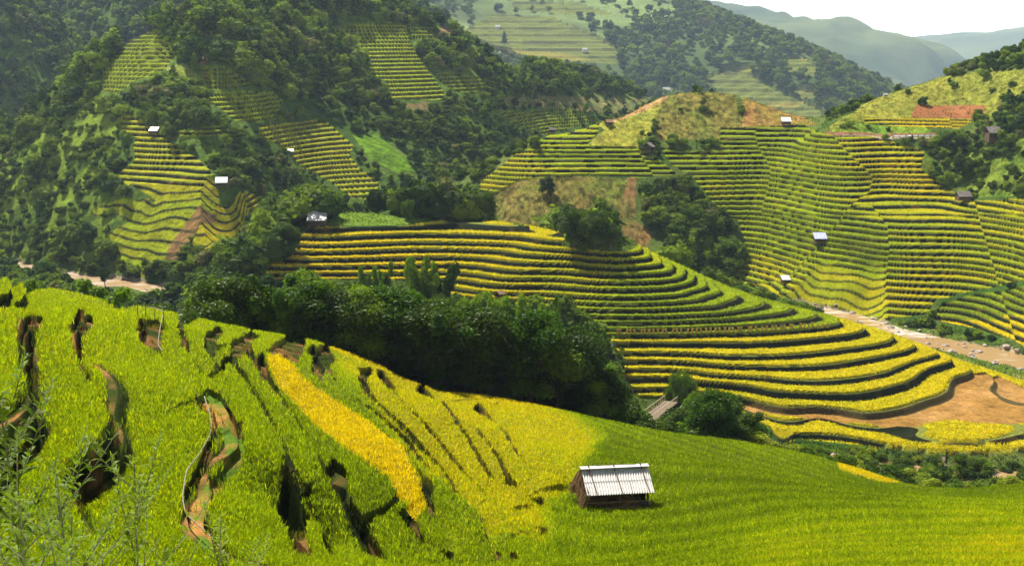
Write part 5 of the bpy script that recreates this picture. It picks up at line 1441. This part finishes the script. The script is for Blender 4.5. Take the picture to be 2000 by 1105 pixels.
# ------------------------------------------------------------------ straw sheaves drying along one step
M_STRAW = mat_flat('straw', (.55, .38, .09), .9, .35, 8.0, .1)
def sheaf_mesh():
    r = np.random.default_rng(8); parts = []
    for i in range(36):
        a = r.random() * 6.28; q = r.random() ** .5
        parts.append(beam((math.cos(a) * q * .12, math.sin(a) * q * .12, .55), (math.cos(a) * q * .32, math.sin(a) * q * .32, 0), .05, 4))
        parts.append(beam((math.cos(a) * q * .12, math.sin(a) * q * .12, .5), (math.cos(a) * q * .26, math.sin(a) * q * .26, .85), .05, 4))
    return cat(parts)
SH = tri_safe('sheaf', *sheaf_mesh(), M_STRAW)
for px_, py_ in zip(np.linspace(1205, 1615, 46), np.interp(np.linspace(1205, 1615, 46), [1200, 1400, 1500, 1615], [653, 648.5, 645.5, 640])):
    x, y, z = on_ground(px_ + rng.normal() * 1.5, py_, lo=190)
    if y > 300: continue
    o = bpy.data.objects.new('rice_sheaf', SH); link(o); o.location = (x, y, z - .05); o.rotation_euler = (rng.normal() * .15, rng.normal() * .15, rng.random() * 6); o.scale = (1, 1, 1.0)
    tag(o, 'straw sheaf set to dry in the long row between the green and golden steps', 'sheaf', 'straw sheaves in the drying row')
# ------------------------------------------------------------------ near bits: bamboo pipe, sticks, weeds, grass, people
M_BAM = mat_flat('dry_bamboo', (.24, .20, .12), .6, .25, 6.0, .3)
def poly_tube(name, pxs, r, lift, lab, catg, mat=M_BAM, lo=20):
    P = [np.array(on_ground(a, b, lo)) + (0, 0, lift) for a, b in pxs]
    o0 = P[0].copy(); P = np.array(P) - o0
    t = np.linspace(0, len(P) - 1, len(P) * 6); Q = np.stack([np.interp(t, range(len(P)), P[:, k]) for k in range(3)], 1)
    for _ in range(4): Q[1:-1] = (Q[:-2] + Q[1:-1] * 2 + Q[2:]) / 4
    c, f = tube(Q, r, 7)
    o = bpy.data.objects.new(name, tri_safe(name, c, f, mat, True)); o.location = o0; link(o); return tag(o, lab, catg)
poly_tube('bamboo_pipe', [(400, 803), (414, 840), (413, 870), (388, 915), (366, 960), (357, 1000), (364, 1032), (400, 1062), (432, 1098)], .022, .45, 'pale bamboo water pipe running along the dark bank beside the orange path', 'pipe')
poly_tube('bamboo_pipe', [(281, 628), (300, 634), (321, 640)], .025, .8, 'short pale bamboo pipe over the head of the small gully', 'pipe')
poly_tube('bamboo_pipe', [(319, 642), (312, 668), (309, 692), (318, 706)], .025, .5, 'bent bamboo pipe down the stony side of the small gully', 'pipe')
for px, py, h, lab in ((269, 623, 1.0, 'thin upright stick, tallest at the gully head'), (284, 628, .55, 'short stick between the tall stick and the bamboo pipe'), (302, 628, .6, 'thin stick over the short bamboo pipe'), (320, 645, .9, 'stick at the outer end of the short bamboo pipe')):
    x, y, z = on_ground(px, py)
    c, f = tube([(0, 0, -.3), (.02, 0, h * .5), (.06, .02, h + .3)], [.03, .025, .018], 6)
    o = bpy.data.objects.new('stick', tri_safe('stick', c, f, M_WOOD)); o.location = (x, y, z); link(o); tag(o, lab, 'stick')

M_WEED = mat_leaf('weed_leaves', (.085, .135, .006), (.14, .19, .008), trans=.45, rough=.5, spec=.12)
M_STEM = mat_flat('weed_stem', (.10, .11, .035), .6, .3, 20.0)
def strip_leaf(p, d, up, L, w, curl, n=5):
    """lance-shaped leaf blade, folded a little along its middle"""
    s = np.cross(d, up); s /= np.linalg.norm(s) + 1e-9; u = np.cross(s, d)
    co = []
    for i in range(n + 1):
        t = i / n; c = p + d * L * t * (1 - .15 * curl * t) - np.array((0, 0, 1)) * curl * L * t * t * .5
        ww = w * math.sin(math.pi * (.06 + .94 * t) ** .75) if i < n else .0008
        co += [c - s * ww + u * ww * .35, c, c + s * ww + u * ww * .35]
    i = np.arange(n)[:, None] * 3
    f = np.vstack([i + np.array([[0, 1, 4, 3]]), i + np.array([[1, 2, 5, 4]])])
    return np.array(co), f
def weed(top, root, seed, leafL, lab, nodes=16, branch=True, Ls=1.0):
    r = np.random.default_rng(seed)
    top = np.array(top); root = np.array(root)
    e = bpy.data.objects.new('weed_plant', None); e.location = root; link(e); tag(e, lab, 'weed')
    T = top - root; n = 14; t = np.linspace(0, 1, n)[:, None]
    bend = np.array((r.normal() * .03, r.normal() * .03, 0))
    P = T * t + bend * np.sin(t * math.pi) - np.array((0, 0, 0))
    H = np.linalg.norm(T)
    vis = .24     # the part of the stem above the picture edge
    stems = [tube(P, np.linspace(.0075, .0012, n) * (H / 1.7), 7)]; leaves = []
    def put_leaves(Q, k0, k1, nn, LL):
        for i in range(nn):
            q = k0 + (k1 - k0) * i / nn; ii = q * (len(Q) - 1); a = int(ii); fr = ii - a
            p = Q[a] * (1 - fr) + Q[min(a + 1, len(Q) - 1)] * fr
            ax = (Q[min(a + 1, len(Q) - 1)] - Q[max(a - 1, 0)]); ax /= np.linalg.norm(ax) + 1e-9
            for j in range(2):
                an = i * 2.4 + j * 3.14 + r.normal() * .3
                d = np.array((math.cos(an), math.sin(an), .55 + .4 * r.random())) + ax * .3; d /= np.linalg.norm(d)
                L_ = LL * (1.1 - .55 * q) * (.7 + .5 * r.random())
                leaves.append(strip_leaf(p, d, np.array((0, 0, 1.0)), L_, L_ * .12, .5 + .5 * r.random()))
                if r.random() < .5:   # side lobes
                    for sg in (-1, 1):
                        d2 = d + sg * .6 * np.cross(d, (0, 0, 1)); d2 /= np.linalg.norm(d2)
                        leaves.append(strip_leaf(p + d * L_ * .3, d2, np.array((0, 0, 1.0)), L_ * .5, L_ * .05, .5))
    put_leaves(P, .72, 1.0, nodes * 2, leafL * .9)
    if branch:
        for i in range(nodes * 2 // 3):
            q = .72 + .27 * i / (nodes * 2 // 3); p = T * q + bend * math.sin(q * math.pi); an = i * 2.4 + r.random()
            bl_ = H * (.05 + .5 * (1.0 - q))
            m = 6; tt = np.linspace(0, 1, m)[:, None]
            d = np.array((math.cos(an), math.sin(an), .9)); d /= np.linalg.norm(d)
            Q = p + d * bl_ * tt + np.array((0, 0, .25 * bl_)) * tt ** 2
            stems.append(tube(Q, np.linspace(.0017, .0006, m), 5)); put_leaves(Q, .15, 1.0, 8, leafL * .62)
            for k in range(8): leaves.append(strip_leaf(Q[-1] - d * .01 * k, np.array((r.normal() * .5, r.normal() * .5, 1.0)) / 1.2, np.array((1.0, 0, 0)), .018, .004, .2, 3))
    merged('stem', stems, M_STEM, e, True); merged('leaves', leaves, M_WEED, e, True)
def weed_at(pt, pyt, Y, pxr, seed, leafL, lab, **kw):
    top = at_Y(pt, pyt, Y); xr = (pxr - 1000) / F * Y; yr = Y - .15
    weed(top, (xr, yr, gz(xr, yr) - .05), seed, leafL, lab, **kw)
WEEDS = [(-8, 742, 2.5, 250, .085, 'tallest leafy weed leaning in from the picture edge over the rice', 20), (262, 890, 2.45, 370, .075, 'upright weed with narrow grey-green leaves, second tallest in the corner', 16), (110, 925, 2.3, 220, .07, 'bushy weed in front of the tallest one', 14),
         (35, 960, 2.2, 90, .07, 'low weed at the very corner of the rice view', 14),   (430, 1010, 3.0, 480, .07, 'sparse weed beside the foot of the orange path', 12),
         (140, 1010, 2.0, 160, .06, 'dense low weed filling the corner below the tallest stem', 16), (-30, 900, 2.7, 40, .075, 'weed half cut by the picture edge', 14),  ]
for i, (pt, pyt, Y, pr, lf, lab, nd) in enumerate(WEEDS):
    weed_at(pt, pyt, Y, pr, 900 + i, lf, lab, nodes=nd)
def grass_tuft(px, pyt, Y, n, lab, seed, spread=.14):
    r = np.random.default_rng(seed); x, y, zt = at_Y(px, pyt, Y); g = gz(x, y); parts = []
    H = zt - g
    for i in range(n):
        a = r.random() * 6.28; d = np.array((math.cos(a) * .25, math.sin(a) * .25, 1.0)); d /= np.linalg.norm(d)
        parts.append(strip_leaf(np.array((r.normal() * spread * .5, r.normal() * spread * .5, 0)), d, np.array((math.sin(a), -math.cos(a), .3)), H * (.75 + .4 * r.random()), .008 + .004 * r.random(), .25 + .3 * r.random(), 8))
    o = bpy.data.objects.new('grass_tuft', tri_safe('grass_tuft', *cat(parts), M_WEED, True)); o.location = (x, y, g); link(o); tag(o, lab, 'grass')
grass_tuft(652, 1068, 6.0, 70, 'bright long-bladed grass tuft at the frame edge below the slipped bank', 71, .28)
grass_tuft(1560, 1082, 5.0, 40, 'grass tuft rising from below in front of the golden green rice', 72, .2)
grass_tuft(1800, 1085, 5.0, 26, 'thin grass tuft between the two others along the lower frame edge', 73, .15)
grass_tuft(1965, 1070, 5.0, 36, 'grass tuft at the far lower corner beneath the yellowing rice', 74, .2)

def skin_part(name, verts, edges, radii, mat, parent, sub=1):
    me = bpy.data.meshes.new(name); me.from_pydata(verts, edges, []); me.materials.append(mat)
    o = bpy.data.objects.new(name, me); link(o, parent)
    sk = o.modifiers.new('skin', 'SKIN'); sk.use_smooth_shade = True
    for i, r_ in enumerate(radii):
        me.skin_vertices[0].data[i].radius = (r_, r_)
    me.skin_vertices[0].data[0].use_root = True
    sb = o.modifiers.new('sub', 'SUBSURF'); sb.levels = sub; sb.render_levels = sub
    return o
M_SKIN = mat_flat('skin', (.36, .20, .12), .6, .1); M_HAIR = mat_flat('hair', (.02, .015, .012), .5, .1)
def person(x, y, h, rz, jacket, trousers, lab, arm):
    z = gz(x, y)
    e = bpy.data.objects.new('person', None); e.location = (x, y, z - .05); e.rotation_euler = (0, 0, rz); e.scale = (h / 1.6,) * 3; link(e); tag(e, lab, 'person')
    V_ = [(0, 0, .84), (0, 0, 1.05), (0, 0, 1.28), (0, .01, 1.37), (0, -.01, 1.47), (0, -.02, 1.56)]; E_ = [(0, 1), (1, 2), (2, 3), (3, 4), (4, 5)]; R_ = [.12, .115, .12, .045, .085, .06]
    V_ += [(0, -.105, 1.46)]; E_ += [(4, 6)]; R_ += [.014]
    for sg in (-1, 1):
        b = len(V_); V_ += [(sg * .17, 0, 1.27), (sg * .23, -.03, 1.02), (sg * (.22 - .1 * arm), -.12 - .12 * arm, .82 + .18 * arm), (sg * (.21 - .1 * arm), -.17 - .13 * arm, .76 + .18 * arm)]; E_ += [(2, b), (b, b + 1), (b + 1, b + 2), (b + 2, b + 3)]; R_ += [.055, .042, .03, .03]
        for k in range(5):
            ox = (-.028 + .014 * k); L_ = (.05, .075, .08, .074, .06)[k]
            V_.append((V_[b + 3][0] + ox * 1.6, V_[b + 3][1] - .02, V_[b + 3][2] - L_)); E_.append((b + 3, len(V_) - 1)); R_.append(.008)
        c = len(V_); V_ += [(sg * .09, 0, .80), (sg * .10, -.02, .45), (sg * .10, .02, .08), (sg * .10, -.11, .03)]; E_ += [(0, c), (c, c + 1), (c + 1, c + 2), (c + 2, c + 3)]; R_ += [.085, .055, .038, .035]
    skin_part('body', V_, E_, R_, M_SKIN, e)
    jm = mat_flat('cloth', jacket, .9, .2)
    skin_part('jacket', [(0, 0, .86), (0, 0, 1.05), (0, 0, 1.30), (-.17, 0, 1.27), (-.23, -.03, 1.02), (-(.22 - .1 * arm), -.11 - .12 * arm, .85 + .18 * arm), (.17, 0, 1.27), (.23, -.03, 1.02), (.22 - .1 * arm, -.11 - .12 * arm, .85 + .18 * arm)], [(0, 1), (1, 2), (2, 3), (3, 4), (4, 5), (2, 6), (6, 7), (7, 8)], [.155, .14, .13, .075, .06, .045, .075, .06, .045], jm, e)
    skin_part('trousers', [(0, 0, .86), (-.09, 0, .78), (-.10, -.02, .45), (-.10, .02, .12), (.09, 0, .78), (.10, -.02, .45), (.10, .02, .12)], [(0, 1), (1, 2), (2, 3), (0, 4), (4, 5), (5, 6)], [.14, .11, .078, .06, .11, .078, .06], mat_flat('cloth', trousers, .9, .2), e)
    skin_part('hair', [(0, .03, 1.50), (0, .02, 1.57), (0, .06, 1.42)], [(0, 1), (0, 2)], [.085, .07, .05], M_HAIR, e)
for px, py, h, rz, jk, tr, lab, arm in ((1945, 869, 1.0, .4, (.30, .07, .05), (.03, .03, .05), 'smaller person in reddish jacket bending apart from the other two in the golden field', .8),
                                        (1957, 870, 1.25, -.3, (.05, .04, .06), (.03, .03, .04), 'person in dark clothes standing at the edge of the lowest golden field', .3), (1964, 869, 1.3, .2, (.16, .05, .07), (.02, .02, .03), 'taller person in dark red jacket close beside the one in dark clothes', .1)):
    x, y, z = on_ground(px, py, lo=150)
    person(x, y, h, rz, jk, tr, lab, arm)

# leaning banana plants on the scrub slope
def banana(px, b, t, lab, seed):
    x, y, z = on_ground(px, b); H = at_Y(px, t, y)[2] - z; r = np.random.default_rng(seed)
    e = bpy.data.objects.new('banana_plant', None); e.location = (x, y, z); link(e); tag(e, lab, 'banana plant', 'banana plants by the upper road' if 'banana plant among' in lab else None)
    merged('stem', [tube([(0, 0, -.3), (0, 0, H * .25), (.05, 0, H * .5)], [.16, .13, .08], 7)], M_WEED, e)
    L_ = []
    for i in range(9):
        a = i * 2.4 + r.random(); d = np.array((math.cos(a), math.sin(a), 1.1 + .5 * r.random())); d /= np.linalg.norm(d)
        L_.append(strip_leaf(np.array((.05, 0, H * .45)), d, np.array((0, 0, 1.0)), H * .75, H * .10, .9, 7))
    merged('leaves', L_, M_WEED, e)
banana(1360, 292, 262, 'pale leafed banana plant in the dark hedge below the brown knoll', 1)
for i, (px, b, t) in enumerate(((1838, 282, 258), (1852, 286, 264), (1922, 290, 268), (1975, 300, 272), (1990, 305, 275), (1960, 292, 268))):
    banana(px, b, t, 'banana plant among the trees and bushes below the upper road', 10 + i)
banana(1935, 930, 898, 'bright banana plant in the bushes between the near field and the lowest golden field', 30)

# ------------------------------------------------------------------ the air
def haze():
    v = np.array([(x, y, z) for x in (-7000, 8000) for y in (-60, 12600) for z in (-900, 640)], float)
    f = np.array([[0, 1, 3, 2], [4, 6, 7, 5], [0, 4, 5, 1], [2, 3, 7, 6], [0, 2, 6, 4], [1, 5, 7, 3]])
    m = bpy.data.materials.new('haze'); m.use_nodes = True; t = m.node_tree
    t.nodes.remove(t.nodes['Principled BSDF'])
    p = N(t, 'ShaderNodeVolumePrincipled'); p.inputs['Color'].default_value = (.62, .80, 1.0, 1); p.inputs['Density'].default_value = HAZE; p.inputs['Anisotropy'].default_value = .15
    t.links.new(p.outputs[0], t.nodes['Material Output'].inputs['Volume'])
    tag(link(bpy.data.objects.new('haze', tri_safe('haze', v, f, m))), kind='stuff')
HAZE = .00009
haze()
